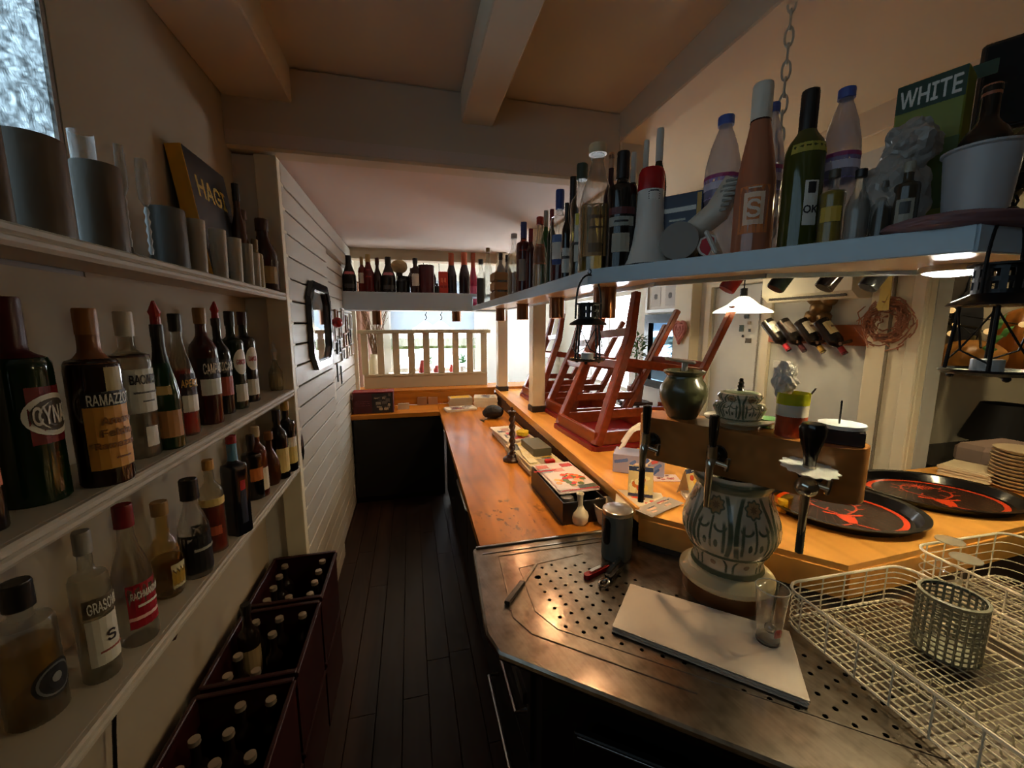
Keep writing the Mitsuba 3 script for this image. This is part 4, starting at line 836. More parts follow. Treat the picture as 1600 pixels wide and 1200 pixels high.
for i, s in enumerate((-.235, -.03, .20)):
    def tp(a, b, z): return MB[:3, :3] @ np.array([s + a, -.072 - b, 0]) + [TX, TY, z]
    tap = put('rosette', lay(move(cyl(.028, .012, n=24), s, -.072, 1.365, rx=PI / 2), MB), BLACKG, t, 30)
    k = put('spout', cat([tube([tp(0, 0, 1.365), tp(0, .05, 1.365), tp(0, .062, 1.355), tp(0, .066, 1.33), tp(0, .066, 1.22)], [.012, .012, .013, .011, .008], 12), tube([tp(0, .05, 1.35), tp(0, .05, 1.40)], .014, 12), tube([tp(.0, .05, 1.355), tp(.045, .05, 1.350)], .007, 10), tube([tp(.04, .05, 1.335), tp(.045, .05, 1.372)], .006, 8)]), TAPM, tap, 40)
    if i == 2:
        put('handle', move(lathe([(0, 0), (.013, 0), (.016, .03), (.027, .07), (.030, .095), (.024, .108), (0, .112)], 20), *tp(0, .05, 1.40)), BLACKG, tap, 40)
        ppts = [(.062 + .004 * math.cos(14 * a), a) for a in np.linspace(0, 2 * PI, 84, endpoint=False)]
        put('paper_doily', move(prism([(r_ * math.cos(a), r_ * math.sin(a)) for r_, a in ppts], .002), *tp(0, .05, 1.392), rx=.12), PAPER, tap, False)
        put('bulb', move(trimesh.creation.icosphere(subdivisions=3, radius=.026), *tp(0, .058, 1.345)), TAPM, tap, True)
        put('dark_spout', tube([tp(0, .064, 1.33), tp(0, .066, 1.17)], .009, 10), P((40, 42, 40), .3), tap, 40)
    else:
        put('handle', move(lathe([(0, 0), (.009, 0), (.012, .03), (.0145, .08), (.013, .092), (0, .096)], 18), *tp(0, .05, 1.40)), BLACKG, tap, 40)
        if i == 0: put('dark_spout', tube([tp(0, .066, 1.32), tp(0, .066, 1.17)], .010, 10), P((22, 22, 22), .3), tap, 40)
ZT = 1.443
# things on the cross piece
x, y = (MB[:3, :3] @ [-.175, .012, 0])[:2] + [TX, TY]
t = thing('stoneware_jar', 'dark green-brown stoneware jar with a metal pump lid on the beer tower', 'jar')
put('body', move(lathe([(0, 0), (.044, 0), (.052, .012), (.072, .06), (.076, .085), (.070, .110), (.056, .132), (.055, .142), (.064, .15), (.066, .157), (.056, .160), (.05, .150), (0, .150)], 40), x, y, ZT), P((64, 66, 44), .22, 0, .6), t, 40)
put('pump', cat([cyl(.010, .04, x, y, ZT + .15), move(box(.10, .022, .010, 0, 0, 0, .004), x - .012, y + .01, ZT + .185, rz=-1.0, ry=.1)]), P((170, 170, 164), .3, .6), t, 40)
x, y = (MB[:3, :3] @ [.0, .0, 0])[:2] + [TX, TY]
LID = PT('mat_painted_lid', pot_fn(float(x), float(y), ZT + .0, .12), .12, spec=.6)
t = thing('tureen', 'small painted ceramic tureen with a dark beaded knob on the beer tower', 'tureen')
put('plate', move(lathe([(0, 0), (.05, 0), (.062, .012), (.094, .024), (.096, .029), (.06, .026), (0, .024)], 40), x, y, ZT), P((206, 196, 164), .12, 0, .6), t, 40)
put('bowl', move(lathe([(.045, .024), (.060, .03), (.066, .045), (.073, .06), (.066, .074), (.054, .080), (.058, .086), (.062, .094), (.056, .104), (.036, .110), (0, .112)], 40), x, y, ZT), LID, t, 40)
put('knob', move(lathe([(0, .11), (.012, .11), (.007, .118), (.010, .124), (.006, .129), (.009, .135), (.005, .14), (.006, .146), (0, .15)], 16), x, y, ZT), BLACKG, t, 40)
x, y = (MB[:3, :3] @ [.135, -.010, 0])[:2] + [TX, TY]
t = thing('drinking_glass', 'glass with a lime rim and orange base holding a crumpled napkin on the beer tower', 'glass')
rr = .040
put('base_tint', move(lathe([(0, 0), (rr * .92, 0), (rr * .95, .058), (0, .058)], 32), x, y, ZT), P((150, 62, 36), .12), t, 40)
put('wall', move(lathe([(rr * .955, .058), (rr * .98, .09)], 32), x, y, ZT), P((206, 196, 176), .2), t, 40)
put('rim', move(lathe([(rr * .98, .09), (rr, .122), (rr * .95, .122), (rr * .93, .09)], 32), x, y, ZT), P((170, 170, 36), .15), t, 40, 'lime green rim')
put('straw', tube([(x + .01, y - .01, ZT + .075), (x + .045, y - .025, ZT + .135)], .0022, 6), P((60, 40, 26), .5), t)
m = crumple(.062, .05, .09, .42, 21, 4, 12)
solo('paper_napkin', move(m, x - .012, y + .02, ZT + .155), P((206, 198, 186), .7), 'crumpled white paper napkin sticking out of the lime-rimmed glass', 'napkin', smooth=60)
x, y = (MB[:3, :3] @ [.245, .004, 0])[:2] + [TX, TY]
t = thing('receipt_spike', 'black receipt spike block with a white paper disc on the beer tower', 'receipt spike')
put('block', move(box(.095, .08, .040, 0, 0, 0, .003), x, y, ZT, rz=-.9), P((34, 32, 34), .3), t, False)
put('paper_disc', cyl(.052, .010, x, y, ZT + .041, 32), PAPER, t, 30)
put('spike', cyl(.0022, .062, x - .01, y, ZT + .05, 10), IRON, t)
solo('green_bowl', move(lathe([(0, 0), (.03, 0), (.05, .02), (.056, .04), (.052, .04), (.045, .02), (0, .008)], 28), *(MB[:3, :3] @ [.225, .075, 0])[:2] + [TX, TY], ZL + .0) if False else move(lathe([(0, 0), (.03, 0), (.05, .02), (.056, .03), (0, .03)], 28, .6, .6), *((MB[:3, :3] @ [.07, .045, 0])[:2] + [TX, TY]), ZT), P((60, 110, 60), .2), 'small green ceramic bowl behind the tureen on the beer tower', 'bowl')

# ledge: tissue box, leaflets, tent cards, glass, trays
A_ = (0.9006, 1.6556, 1.03); B_ = (1.0453, 1.4876, 1.03)
t = thing('tissue_box', 'blue and pink patterned tissue box with a tissue pulled up, by the nearest stool', 'tissue box')
q = np.array((1.054, 1.6681, 1.03)); M = frame_m((q[0] + .03, q[1] + .05, ZL), (math.cos(-.62), math.sin(-.62), 0), (0, 0, 1))
put('carton', lay(box(.24, .095, .125, 0, .0475, -.0625, .003), M), P((150, 150, 176), .5), t, False)
it = []
rg = random.Random(5)
for i in range(16):
    for (face, nn) in ((M @ frame_m((0, .0475, .0628), (1, 0, 0), (0, 1, 0)), .23), (M @ frame_m((-.1203, .0475, 0), (0, 0, 1), (0, 1, 0)), .11)):
        c = rg.choice([(196, 90, 90), (60, 90, 150), (226, 216, 206), (120, 40, 50), (90, 120, 180), (214, 150, 140)])
        it.append((lay(move(prism(rpoly(.05 * rg.random() + .02, .016, .006), .0005), (rg.random() - .5) * (nn - .06), (rg.random() - .5) * .06, .0004 * rg.random(), rz=rg.random()), face), c))
prints('pattern', it, t)
V_, Fq = [], []
for i, u_ in enumerate(np.linspace(0, 1, 16)):
    for j, v_ in enumerate(np.linspace(-1, 1, 12)):
        V_.append((-.085 + .12 * u_ + .012 * math.sin(5 * v_ + 2), .122 + .10 * math.sin(u_ * 2.2) + .012 * math.sin(7 * v_ + 4 * u_), .062 * v_ * (1 - .2 * u_) + .01 * math.sin(6 * u_)))
for i in range(15):
    for j in range(11): k_ = i * 12 + j; Fq += [(k_, k_ + 1, k_ + 13), (k_, k_ + 13, k_ + 12)]
put('tissue', lay(tm(V_, Fq), M), P((236, 230, 214), .7), t, True, 'white tissue pulled out of the slot')
def sheets(name, label, c, w, d, h, rz, col, items=(), cat_='leaflet', group=None, zt=None, n=3):
    """A loose stack of sheets, each a little turned."""
    t = thing(name, label, cat_, group); rg = random.Random(len(used))
    for i in range(n):
        put('sheet', move(box(w, d, h / n - .0004, 0, 0, 0), c[0] + rg.uniform(-.006, .006), c[1] + rg.uniform(-.006, .006), c[2] + .0002 + i * h / n, rz=rz + rg.uniform(-.05, .05)), P(col, .6), t, False)
    if items:
        F = frame_m((c[0], c[1], c[2] + h + .0002), (math.cos(rz), math.sin(rz), 0), (-math.sin(rz), math.cos(rz), 0))
        prints('print', [(lay(m, F), cc) for m, cc in items], t)
    return t
def picture(w, d, seed, cols, n=14, head=None):
    rg = random.Random(seed); it = []
    for i in range(n):
        a, b = w * rg.uniform(.12, .4), d * rg.uniform(.06, .26)
        it.append((flat(a, b, rg.uniform(-.5, .5) * (w - a), rg.uniform(-.5, .5) * (d - b), .0003 * i / n), rg.choice(cols)))
    if head: it.append((move(text(head[0], head[1], .0005, True), 0, d * .5 - head[1], .0006), head[2]))
    return it
FOODC = [(200, 150, 70), (150, 70, 40), (220, 200, 160), (90, 60, 40), (190, 60, 40)]
sheets('leaflet_stack', 'fan of food leaflets lying on the ledge under the tent cards', (0.9016, 1.4084, 1.03), .19, .15, .008, -.5, (206, 190, 160), picture(.17, .12, 3, FOODC, 8), 'leaflets')
sheets('leaflet_stack', 'dark printed leaflets at the ledge edge in front of the left tent card', (0.933, 1.3216, 1.038), .20, .07, .004, .35, (150, 138, 128), picture(.18, .05, 5, [(220, 180, 150), (60, 60, 70), (150, 60, 60)], 7), 'leaflets')
sheets('leaflet_stack', 'white leaflets stacked on the ledge left of the ceramic tower foot', (1.1463, 1.328, 1.03), .13, .17, .016, -.35, (226, 220, 204), picture(.11, .14, 7, [(190, 186, 176), (150, 146, 140)], 6), 'leaflets', n=6)
def tent(label, c, w, h, rz, seed, head):
    t = thing('tent_card', label, 'table card', 'tent cards on the ledge')
    F = frame_m(c, (math.cos(rz), math.sin(rz), 0), (-math.sin(rz), math.cos(rz), 0))
    for s in (-1, 1):
        k = put('panel', lay(bar((-w / 2, s * .035, 0), (w / 2, s * .035, 0), .001, .001), F), P((206, 190, 160), .6), t, False) if False else put('panel', lay(tm([(-w / 2, s * .035, 0), (w / 2, s * .035, 0), (w / 2, 0, h), (-w / 2, 0, h), (-w / 2, s * .0338, 0), (w / 2, s * .0338, 0), (w / 2, -s * .0012, h), (-w / 2, -s * .0012, h)], [(0, 1, 2), (0, 2, 3), (4, 6, 5), (4, 7, 6), (0, 4, 5), (0, 5, 1), (1, 5, 6), (1, 6, 2), (3, 2, 6), (3, 6, 7), (0, 3, 7), (0, 7, 4)]), F), P((206, 190, 160), .6), t, False)
    G = F @ frame_m((0, -.0355, 0), (1, 0, 0), (0, .035, h))
    it = [(flat(w * .98, h * .98, 0, h * .51, .0002), (214, 190, 130)), (flat(w * .98, h * .15, 0, h * .93, .0006), (44, 56, 84)), (flat(w * .98, h * .1, 0, h * .07, .0006), (60, 60, 80)), (move(text(head, h * .07, .0005, True), 0, h * .93, .0012), (220, 216, 206))]
    rg = random.Random(seed)
    for i in range(16):
        it.append((move(disc(h * rg.uniform(.05, .12), n=10), rg.uniform(-.34, .34) * w, h * rg.uniform(.2, .74), .0006 + .0003 * i / 16), rg.choice([(220, 170, 60), (200, 110, 40), (236, 220, 160), (170, 60, 30), (230, 200, 100)])))
    prints('print', [(lay(m, G), c_) for m, c_ in it], t)
tent('tent card showing yellow food nearest the tissue box', (0.9263, 1.4493, 1.038), .10, .125, -.55, 4, '-')
tent('tent card showing orange food behind the left tap', (1.1466, 1.4076, 1.038), .10, .115, .25, 9, '-')
sheets('menu_card', 'upright-printed pinkish card lying behind the tent cards', (1.1505, 1.5928, 1.03), .12, .08, .006, -.3, (216, 190, 180), picture(.1, .06, 14, [(170, 70, 70), (120, 60, 60)], 6), 'menu')
# tea light glass
x, y, z = (1.3526, 1.1546, 1.03)
t = thing('tealight_holder', 'yellow glass tealight holder between the ceramic foot and the left tray', 'candle holder')
put('glass', move(lathe([(0, .002), (.022, .002), (.026, .0), (.034, .07), (.030, .07), (.022, .008), (0, .008)], 28), x + .02, y + .02, z), glass((.85, .72, .25)), t, 40)
put('candle', cyl(.017, .045, x + .02, y + .02, z + .009, 20), P((226, 206, 130), .4), t, 30)
# round trays with a stag emblem
def tray(label, cx, cy, cz, rx_, ry_, rz, tilt=0.):
    t = thing('serving_tray', label, 'tray', 'black trays with an orange stag')
    put('tray', move(lathe([(0, .004), (.80, .004), (.84, .006), (.92, .034), (1.0, .036), (1.0, .032), (.93, .030), (.85, 0), (0, 0)], 64, 1, 1), 0, 0, 0), BLACKG, t, 40)
    k = t + '__tray'
    def fit(m):
        v = np.array(m.vertices); v[:, 0] *= rx_; v[:, 1] *= ry_; m = m.copy(); m.vertices = v; return move(m, cx, cy, cz, rz=rz)
    scene[k] = shape(fit(lathe([(0, .004), (.80, .004), (.84, .006), (.92, .034), (1.0, .036), (1.0, .032), (.93, .030), (.85, 0), (0, 0)], 64)), BLACKG, 40)
    O, O2, G = (200, 64, 32), (176, 56, 30), (96, 50, 34)
    it = [(lathe([(.72, .0046), (.79, .0046)], 64), O)]
    def st(pts, w, c, z=.0056):
        pts = np.array(pts, float)
        for a, b in zip(pts, pts[1:]):
            d = b - a; nrm = np.array([-d[1], d[0]]) / (np.linalg.norm(d) + 1e-9) * w / 2
            it.append((tm([(*(a - nrm), z), (*(b - nrm), z), (*(b + nrm), z), (*(a + nrm), z)], [(0, 1, 2), (0, 2, 3)]), c))
    it.append((tm([(*p, .0042) for p in [(0, 0)] + [(.72 * math.cos(a), .72 * math.sin(a)) for a in np.linspace(0, 2 * PI, 49)]], [(0, i, i + 1) for i in range(1, 49)]), (34, 24, 20)))
    for i in range(36):                                    # rays
        a = 2 * PI * i / 36; st([(.34 * math.cos(a) , .30 + .34 * math.sin(a) * .8), (.70 * math.cos(a), .70 * math.sin(a))], .006, G, .0050)
    for s in (-1, 1):                                      # antlers, head, ears
        st([(s * .06, -.16), (s * .17, -.05), (s * .27, .08), (s * .30, .22), (s * .24, .38), (s * .15, .48)], .030, O2)
        for (p, q) in (((.17, -.05), (.10, .06)), ((.27, .08), (.38, .12)), ((.30, .22), (.41, .30)), ((.28, .28), (.18, .26)), ((.24, .38), (.32, .48)), ((.20, .42), (.10, .36))):
            st([(s * p[0], p[1]), (s * q[0], q[1])], .022, O2)
        st([(s * .08, -.20), (s * .20, -.17), (s * .24, -.13)], .05, O)
        st([(s * .10, -.24), (s * .07, -.40), (s * .03, -.50)], .03, O)
        st([(s * .03, -.52), (s * .16, -.60), (s * .26, -.66)], .035, O2)
    it.append((tm([(-.09, -.18, .0058), (.09, -.18, .0058), (.065, -.36, .0058), (.035, -.50, .0058), (-.035, -.50, .0058), (-.065, -.36, .0058)], [(0, 5, 1), (5, 2, 1), (5, 4, 2), (4, 3, 2)]), O))
    st([(0, .30), (0, .54)], .03, O); st([(-.08, .44), (.08, .44)], .03, O)
    for i in range(20):
        a = 2 * PI * i / 20; st([(.05 * math.cos(a), .44 + .05 * math.sin(a)), (.19 * math.cos(a), .44 + .17 * math.sin(a))], .010, O)
    prints('emblem', [(fit(m), c) for m, c in it], t, 'mat_gloss_print', 'orange ring with a stag head and a rayed cross')
tray('round black tray with an orange stag emblem, nearer one behind the right tap', 1.60, 1.135, ZL, .265, .235, -.52)
tray('round black tray with an orange stag emblem, farther one toward the right edge', 2.13, 1.14, ZL, .285, .225, -.52)
labels['serving_tray'].pop('group'); labels['serving_tray_001'].pop('group')
# right end: napkins and plates
q = (2.534, 1.2125, 1.03)
sheets('napkin_stack', 'stack of cream paper napkins on the ledge behind the far tray', (q[0] + .05, q[1] + .05, ZL), .17, .17, .05, .2, (214, 196, 160), (), 'napkins', n=8)
x, y, z = (2.4906, 1.0548, 1.03)
for i in range(11):
    solo('side_plate', move(lathe([(0, 0), (.07, 0), (.098, .014), (.10, .018), (.095, .018), (.068, .005), (0, .005)], 32), x + .11 + .003 * math.sin(i * 2.1), y + .05 + .003 * math.cos(i * 1.7), z + .0162 * i), P((206, 184, 148), .3), ('lowest', 'second lowest', 'third lowest', 'fourth lowest', 'fifth lowest', 'middle', 'fifth highest', 'fourth highest', 'third highest', 'second highest', 'topmost')[i] + ' cream bowl-shaped plate in the stack at the right edge of the ledge', 'plate', 'stack of cream plates', 40)

# long worktop
x, y, z = (0.6004, 2.3563, 0.9)
t = thing('candlestick', 'dark turned wooden candlestick with a twisted stem on the long worktop', 'candlestick')
TWW = P((52, 30, 18), .3)
put('base', move(lathe([(0, 0), (.055, 0), (.058, .012), (.05, .022), (.036, .028), (.032, .04), (.024, .046), (0, .046)], 32), x, y + .03, z), TWW, t, 40)
hh = np.linspace(.046, .29, 40); n_ = 20; V = []; Fq = []
for i, h_ in enumerate(hh):
    tw = h_ * 70
    for k in range(n_):
        a = 2 * PI * k / n_; r_ = .016 * (1 + .32 * math.cos(2 * (a - tw)))
        V.append((x + r_ * math.cos(a), y + .03 + r_ * math.sin(a), z + h_))
for i in range(39):
    for k in range(n_):
        l = (k + 1) % n_; Fq += [(i * n_ + k, i * n_ + l, (i + 1) * n_ + l), (i * n_ + k, (i + 1) * n_ + l, (i + 1) * n_ + k)]
put('twisted_stem', tm(V, Fq), TWW, t, 60)
put('cup', move(lathe([(0, .29), (.018, .29), (.024, .305), (.026, .32), (.02, .322), (.006, .322), (.004, .345), (0, .345)], 24), x, y + .03, z), TWW, t, 40)
# newspapers and magazines between worktop and ledge
NEWS = [(90, 90, 90), (150, 146, 138), (206, 200, 188), (120, 60, 60), (60, 70, 90)]
sheets('newspaper', 'folded newspapers lying at the far corner of the long worktop', (.47, 4.02, .9), .30, .17, .022, .12, (222, 214, 196), picture(.27, .15, 22, NEWS, 14), 'newspaper', n=4)
sheets('book_stack', 'stack of books and pads against the far upstand', (.50, 4.29, .9), .24, .16, .085, .05, (190, 176, 150), [(flat(.2, .12, 0, 0, .0002), (214, 170, 60))], 'books', n=4)
sheets('newspaper', 'crumpled newspaper pile lying in the far corner below the ledge', (.76, 4.18, .9), .24, .20, .10, -.2, (226, 216, 190), picture(.22, .18, 25, NEWS, 14), 'newspaper', n=6)
q = (0.719, 3.4761, 0.9)
t = thing('pouch', 'small black drawstring pouch on the far end of the worktop', 'pouch')
put('bag', move(crumple(.19, .17, .125, .18, 41, 4), q[0], q[1] + .09, .959), P((16, 16, 18), .6), t, 60)
put('cord', tube([(q[0] - .04, q[1] + .02, .93), (q[0] - .10, q[1] + .01, .906), (q[0] - .13, q[1] + .05, .904), (q[0] - .11, q[1] - .04, .904)], .003, 6), P((18, 18, 20), .6), t)
sheets('magazine', 'white magazines lying behind the candlestick', (.72, 2.86, .9), .22, .42, .05, .06, (226, 218, 200), picture(.2, .38, 30, [(190, 60, 60), (90, 90, 100), (210, 200, 180), (180, 140, 130)], 18), 'magazine', n=6)
sheets('magazine', 'loose grey and yellow magazines beside the candlestick', (.725, 2.34, .9), .21, .46, .055, .07, (206, 194, 160), picture(.22, .46, 33, [(90, 90, 80), (60, 70, 90), (214, 200, 150), (150, 140, 120), (226, 216, 190), (190, 150, 60)], 22), 'magazine', n=8)
for i in range(7):
    solo('leaflet', box(.05, .19, .006, .668 + .004 * i, 2.24 + .035 * i, .958 + .0065 * (i % 2), .001, rz=.0), P([(226, 216, 180), (90, 100, 116), (214, 196, 140), (150, 60, 60), (220, 214, 200), (60, 60, 60), (206, 180, 90)][i], .5), ('cream', 'slate', 'straw-coloured', 'dull red', 'white', 'black', 'ochre')[i] + ' leaflet lying on the loose magazines beside the candlestick', 'leaflet', smooth=False) if i % 2 == 0 else None
solo('yellow_flower', move(crumple(.09, .09, .05, .5, 51, 3, 14), .765, 2.74, .977), P((214, 186, 40), .6), 'yellow crumpled paper flower on the magazines behind the candlestick', 'paper flower', smooth=False)
solo('tin_box', box(.12, .24, .05, .755, 2.38, .9562, .003, rz=.05), P((84, 82, 64), .45), 'olive flat box on the loose magazines below the ledge', 'box', smooth=False)
solo('red_lighter', box(.06, .03, .02, .765, 2.14, .9562, .004), P((180, 32, 28), .3), 'small red object on the loose magazines left of the printed magazine', 'lighter', smooth=False)
# black tray box with a magazine on it
t = thing('tray_box', 'black open plastic box on the worktop beside the white bud vase', 'box')
bx0, by0, bx1, by1 = .605, 1.52, .805, 1.98
wl = .006
put('side_wall', cat([span(bx0, bx0 + wl, by0, by1, .9, 1.0), span(bx1 - wl, bx1, by0, by1, .9, 1.0), span(bx0 + wl, bx1 - wl, by0, by0 + wl, .9, 1.0), span(bx0 + wl, bx1 - wl, by1 - wl, by1, .9, 1.0)]), P((16, 16, 17), .35), t, False)
put('floor_sheet', span(bx0 + wl, bx1 - wl, by0 + wl, by1 - wl, .9, .906), P((16, 16, 17), .5), t, False)
put('divider', span(bx0 + wl, bx1 - wl, 1.66, 1.664, .906, .995), P((20, 20, 22), .35), t, False)
solo('metal_cup', move(lathe([(0, 0), (.03, 0), (.033, .07), (.028, .085), (0, .088)], 24), .655, 1.60, .9065), P((150, 146, 140), .25, .8), 'small metal cup standing in the black box', 'cup', smooth=40)
t = thing('magazine', 'magazine with a red and orange cover on top of the black box', 'magazine')
M = frame_m((.715, 1.79, 1.004), (1, .04, 0), (0, 1, .02))
for k, (w, d, c) in enumerate(((.20, .36, (226, 214, 206)), (.195, .35, (222, 190, 186)))):
    put('sheet', lay(box(w, d, .004, .008 * k, .004 * k, .0045 * k), M), P(c, .4), t, False)
it = [(flat(.185, .335, .008, .004, .0092), (220, 206, 200))]
rg = random.Random(77)
for i in range(5): it.append((flat(.06, .045, -.065 + .065 * (i % 3), .13 - .055 * (i // 3), .0100), [(206, 120, 110), (226, 200, 196), (190, 60, 60), (150, 150, 160), (214, 150, 140)][i]))
for i in range(34):
    a = rg.random() * 2 * PI; d = rg.random() ** .5 * .075
    it.append((move(disc(.016, n=8), .0 + math.cos(a) * d, -.055 + math.sin(a) * d * .9, .0104 + .00002 * i), rg.choice([(220, 70, 30), (230, 120, 50), (200, 40, 36), (90, 100, 50), (236, 170, 110)])))
it += [(flat(.09, .035, .055, -.145, .0112), (70, 76, 60)), (flat(.07, .03, -.06, -.145, .0112), (226, 210, 206)), (move(text('-', .03, .0005, True), -.07, .075, .0115), (180, 30, 34)), (flat(.185, .006, .008, -.17, .0112), (190, 40, 44))]
prints('cover', [(lay(m, M), c) for m, c in it], t, 'mat_gloss_print')
# white bud vase, pan, canister
x, y, z = (0.6861, 1.4955, 0.9)
t = solo('bud_vase', move(lathe([(0, 0), (.028, 0), (.035, .012), (.038, .034), (.034, .05), (.018, .068), (.0125, .085), (.0125, .12), (.017, .132), (.017, .135), (.012, .134), (.009, .12), (0, .12)], 36), x, y + .03, z), P((220, 208, 176), .2, 0, .6), 'small white bud vase on the worktop in front of the black box', 'vase', smooth=40)
x, y = .845, 1.50
t = thing('white_dish', 'white enamel dish with spoons in it under the ledge behind the canister', 'bowl')
put('bowl', move(lathe([(0, .0), (.06, 0), (.072, .04), (.078, .078), (.081, .082), (.074, .082), (.066, .04), (.055, .006), (0, .006)], 36), x - .02, y + .0, .9), P((214, 200, 174), .25), t, 40)
put('spoon', cat([tube([(x + .02, y - .03, .93), (x - .085, y - .07, .996)], .004, 8), move(trimesh.creation.icosphere(subdivisions=2, radius=.016), x + .0, y, .965)]), TAPM, t, 40)
x, y, z, h, r = (0.7171, 1.2605, 0.901, 0.169, 0.0547)
t = thing('canister', 'grey-blue canister with a steel lid on the drainboard', 'canister')
put('body', move(lathe([(0, 0), (r * .98, 0), (r, .004), (r, h), (0, h)], 48), x, y, .901), P((88, 96, 90), .4), t, 40)
put('lid', move(lathe([(r * 1.01, h), (r * 1.02, h + .003), (r * 1.0, h + .014), (r * .8, h + .019), (0, h + .021)], 48), x, y, .901), P((190, 180, 166), .2, 1.0), t, 40)
fa = facing(x, y)
wn = [(u_, v_) for u_, v_ in np.array(rpoly(.035, .10, .0174).exterior.coords)]
g_ = prism(wn, .001); g_ = g_.subdivide()
put('dark_window', move(bend(g_, r + .0003, fa - .75, .11), x, y, .901), BLACKG, t, False, 'dark oval window')

# far counter: red box, cards
x, y, z = (-0.4216, 4.2501, 0.9)
t = thing('file_box', 'red and black box of prints standing on the far counter by the wall', 'box')
put('body', span(-.555, -.18, 4.05, 4.22, .9, 1.10, .003), P((74, 18, 22), .5), t, False)
it = [(move(flat(.19, .19), -.285, 4.0497, 1.0, rx=PI / 2), (40, 36, 34))]
rg = random.Random(13)
for i in range(22): it.append((move(flat(rg.uniform(.02, .05), rg.uniform(.01, .035)), -.285 + rg.uniform(-.07, .07), 4.0492 - .0001 * i / 22, 1.0 + rg.uniform(-.08, .08), rx=PI / 2), rg.choice([(150, 136, 116), (100, 90, 80), (60, 52, 46), (180, 160, 130)])))
for i in range(3): it.append((move(flat(.13, .004), -.465, 4.0495, 1.02 - .02 * i, rx=PI / 2), (120, 60, 60)))
prints('picture', it, t)
put('lid', span(-.558, -.177, 4.047, 4.223, 1.10, 1.112, .002), P((120, 26, 30), .5), t, False)
def cards(label, x, y, w, h, c, n=4):
    t = thing('card_stack', label, 'cards')
    for i in range(n): put('card', move(box(w, .004, h, 0, 0, 0), x + .002 * (i % 2), y + i * .0072, .9005, rx=-.0), P(c, .6), t, False)
cards('pale cards standing beside the red box', -.09, 4.18, .11, .058, (206, 190, 160), 6)
cards('brown cards against the upstand, left pack of two', .10, 4.36, .10, .085, (150, 110, 80))
cards('brown cards against the upstand, right pack of two', .215, 4.36, .10, .08, (170, 126, 94))

# ============================================================= on the drainboard
# stack of place mats with a glass on it
c4 = [(0.6668, 1.0735, 0.918), (0.9803, 0.7831, 0.918), (0.8373, 0.6047, 0.918), (0.5204, 0.9184, 0.918)]
pm = [np.array(p)[:2] for p in c4]
t = thing('paper_stack', 'thick stack of white paper place mats lying on the drainboard', 'paper')
rg = random.Random(2)
for i in range(10):
    o = np.array([rg.uniform(-.004, .004), rg.uniform(-.004, .004)])
    put('sheet', prism([tuple(p + o) for p in pm], .0015, .9015 + i * .0017), P((214, 202, 186), .7), t, False)
x, y, z, h, r = (0.8969, 0.7708, 0.9182, 0.153, 0.0315)
z = .9184
t = thing('water_glass', 'clear tumbler standing on the stack of place mats', 'glass')
put('wall', move(lathe([(0, .0), (r * .90, 0), (r * .92, .006), (r * 1.25, h), (r * 1.21, h), (r * .86, .014), (0, .014)], 36), x, y, z), THINC, t, 40)
put('rim', tube([(x + r * 1.23 * math.cos(a), y + r * 1.23 * math.sin(a), z + h) for a in np.linspace(0, 2 * PI, 40, endpoint=False)], .0013, 6, True), P((206, 204, 196), .08), t, 40)
put('heel', move(lathe([(0, .003), (r * .86, .003), (r * .88, .011), (0, .012)], 36), x, y, z), milky('mat_glass_heel', (170, 166, 150), .20), t, 40)
put('spoon', cat([move(trimesh.creation.icosphere(subdivisions=2, radius=.014), x + .005, y, z + .035), tube([(x + .005, y, z + .04), (x + .04, y + .02, z + h * .96)], .003, 8)]), P((150, 150, 146), .15, 1.), t, 40)
put('red_tag', move(box(.02, .004, .02), x + .015, y - .015, z + .016), P((170, 40, 40), .4), t, False)
# knife
a, b = np.array((0.2591, 1.0953, 0.908)), np.array((0.414, 1.279, 0.903)); u = (b - a) / np.linalg.norm(b - a); m_ = a + u * np.linalg.norm(b - a) * .48
t = thing('paring_knife', 'small paring knife with a dark handle on the left of the drainboard', 'knife')
put('handle', bar(a, m_, .017, .012), P((28, 18, 14), .35), t, False)
nrm = np.array([-u[1], u[0], 0])
put('blade', cat([prism([tuple(q[:2]) for q in (m_ + nrm * .007, m_ - nrm * .007, b - nrm * .004 - u * .02, b, b + nrm * .004 - u * .01)], .0016, .9025)]), P((200, 196, 186), .15, 1.), t, False)
# opener and corkscrew
q = np.array((0.5776, 1.1458, 0.901))
t = thing('bottle_opener', 'red handled waiter corkscrew lying left in the pair of openers', 'corkscrew')
F = frame_m((q[0] + .02, q[1] + .03, .901), (.93, .35, 0), (-.35, .93, 0))
put('handle', lay(move(prism(rpoly(.115, .022, .010), .014), 0, 0, 0), F), P((150, 22, 24), .3), t, False, 'red handle')
put('lever', lay(move(prism(rpoly(.09, .012, .005), .006), .012, .0, .0145), F), TAPM, t, False)
t = thing('corkscrew', 'steel and black corkscrew with an oval loop lying right in the pair of openers', 'corkscrew')
F = frame_m((q[0] + .055, q[1] - .005, .901), (.80, .6, 0), (-.6, .8, 0))
put('handle', lay(move(prism(rpoly(.11, .026, .010), .018), .03, 0, 0), F), P((26, 26, 26), .35), t, False)
put('loop', lay(tube([(-.05 + .022 * math.cos(a), .013 * math.sin(a), .008) for a in np.linspace(0, 2 * PI, 20, endpoint=False)], .0045, 8, True), F), TAPM, t, 40)
put('arm', lay(cat([tube([(-.028, 0, .008), (.0, .004, .012), (.05, .012, .021)], .006, 8), move(prism(rpoly(.10, .013, .005), .007), .04, .008, .0185)]), F), TAPM, t, 40)
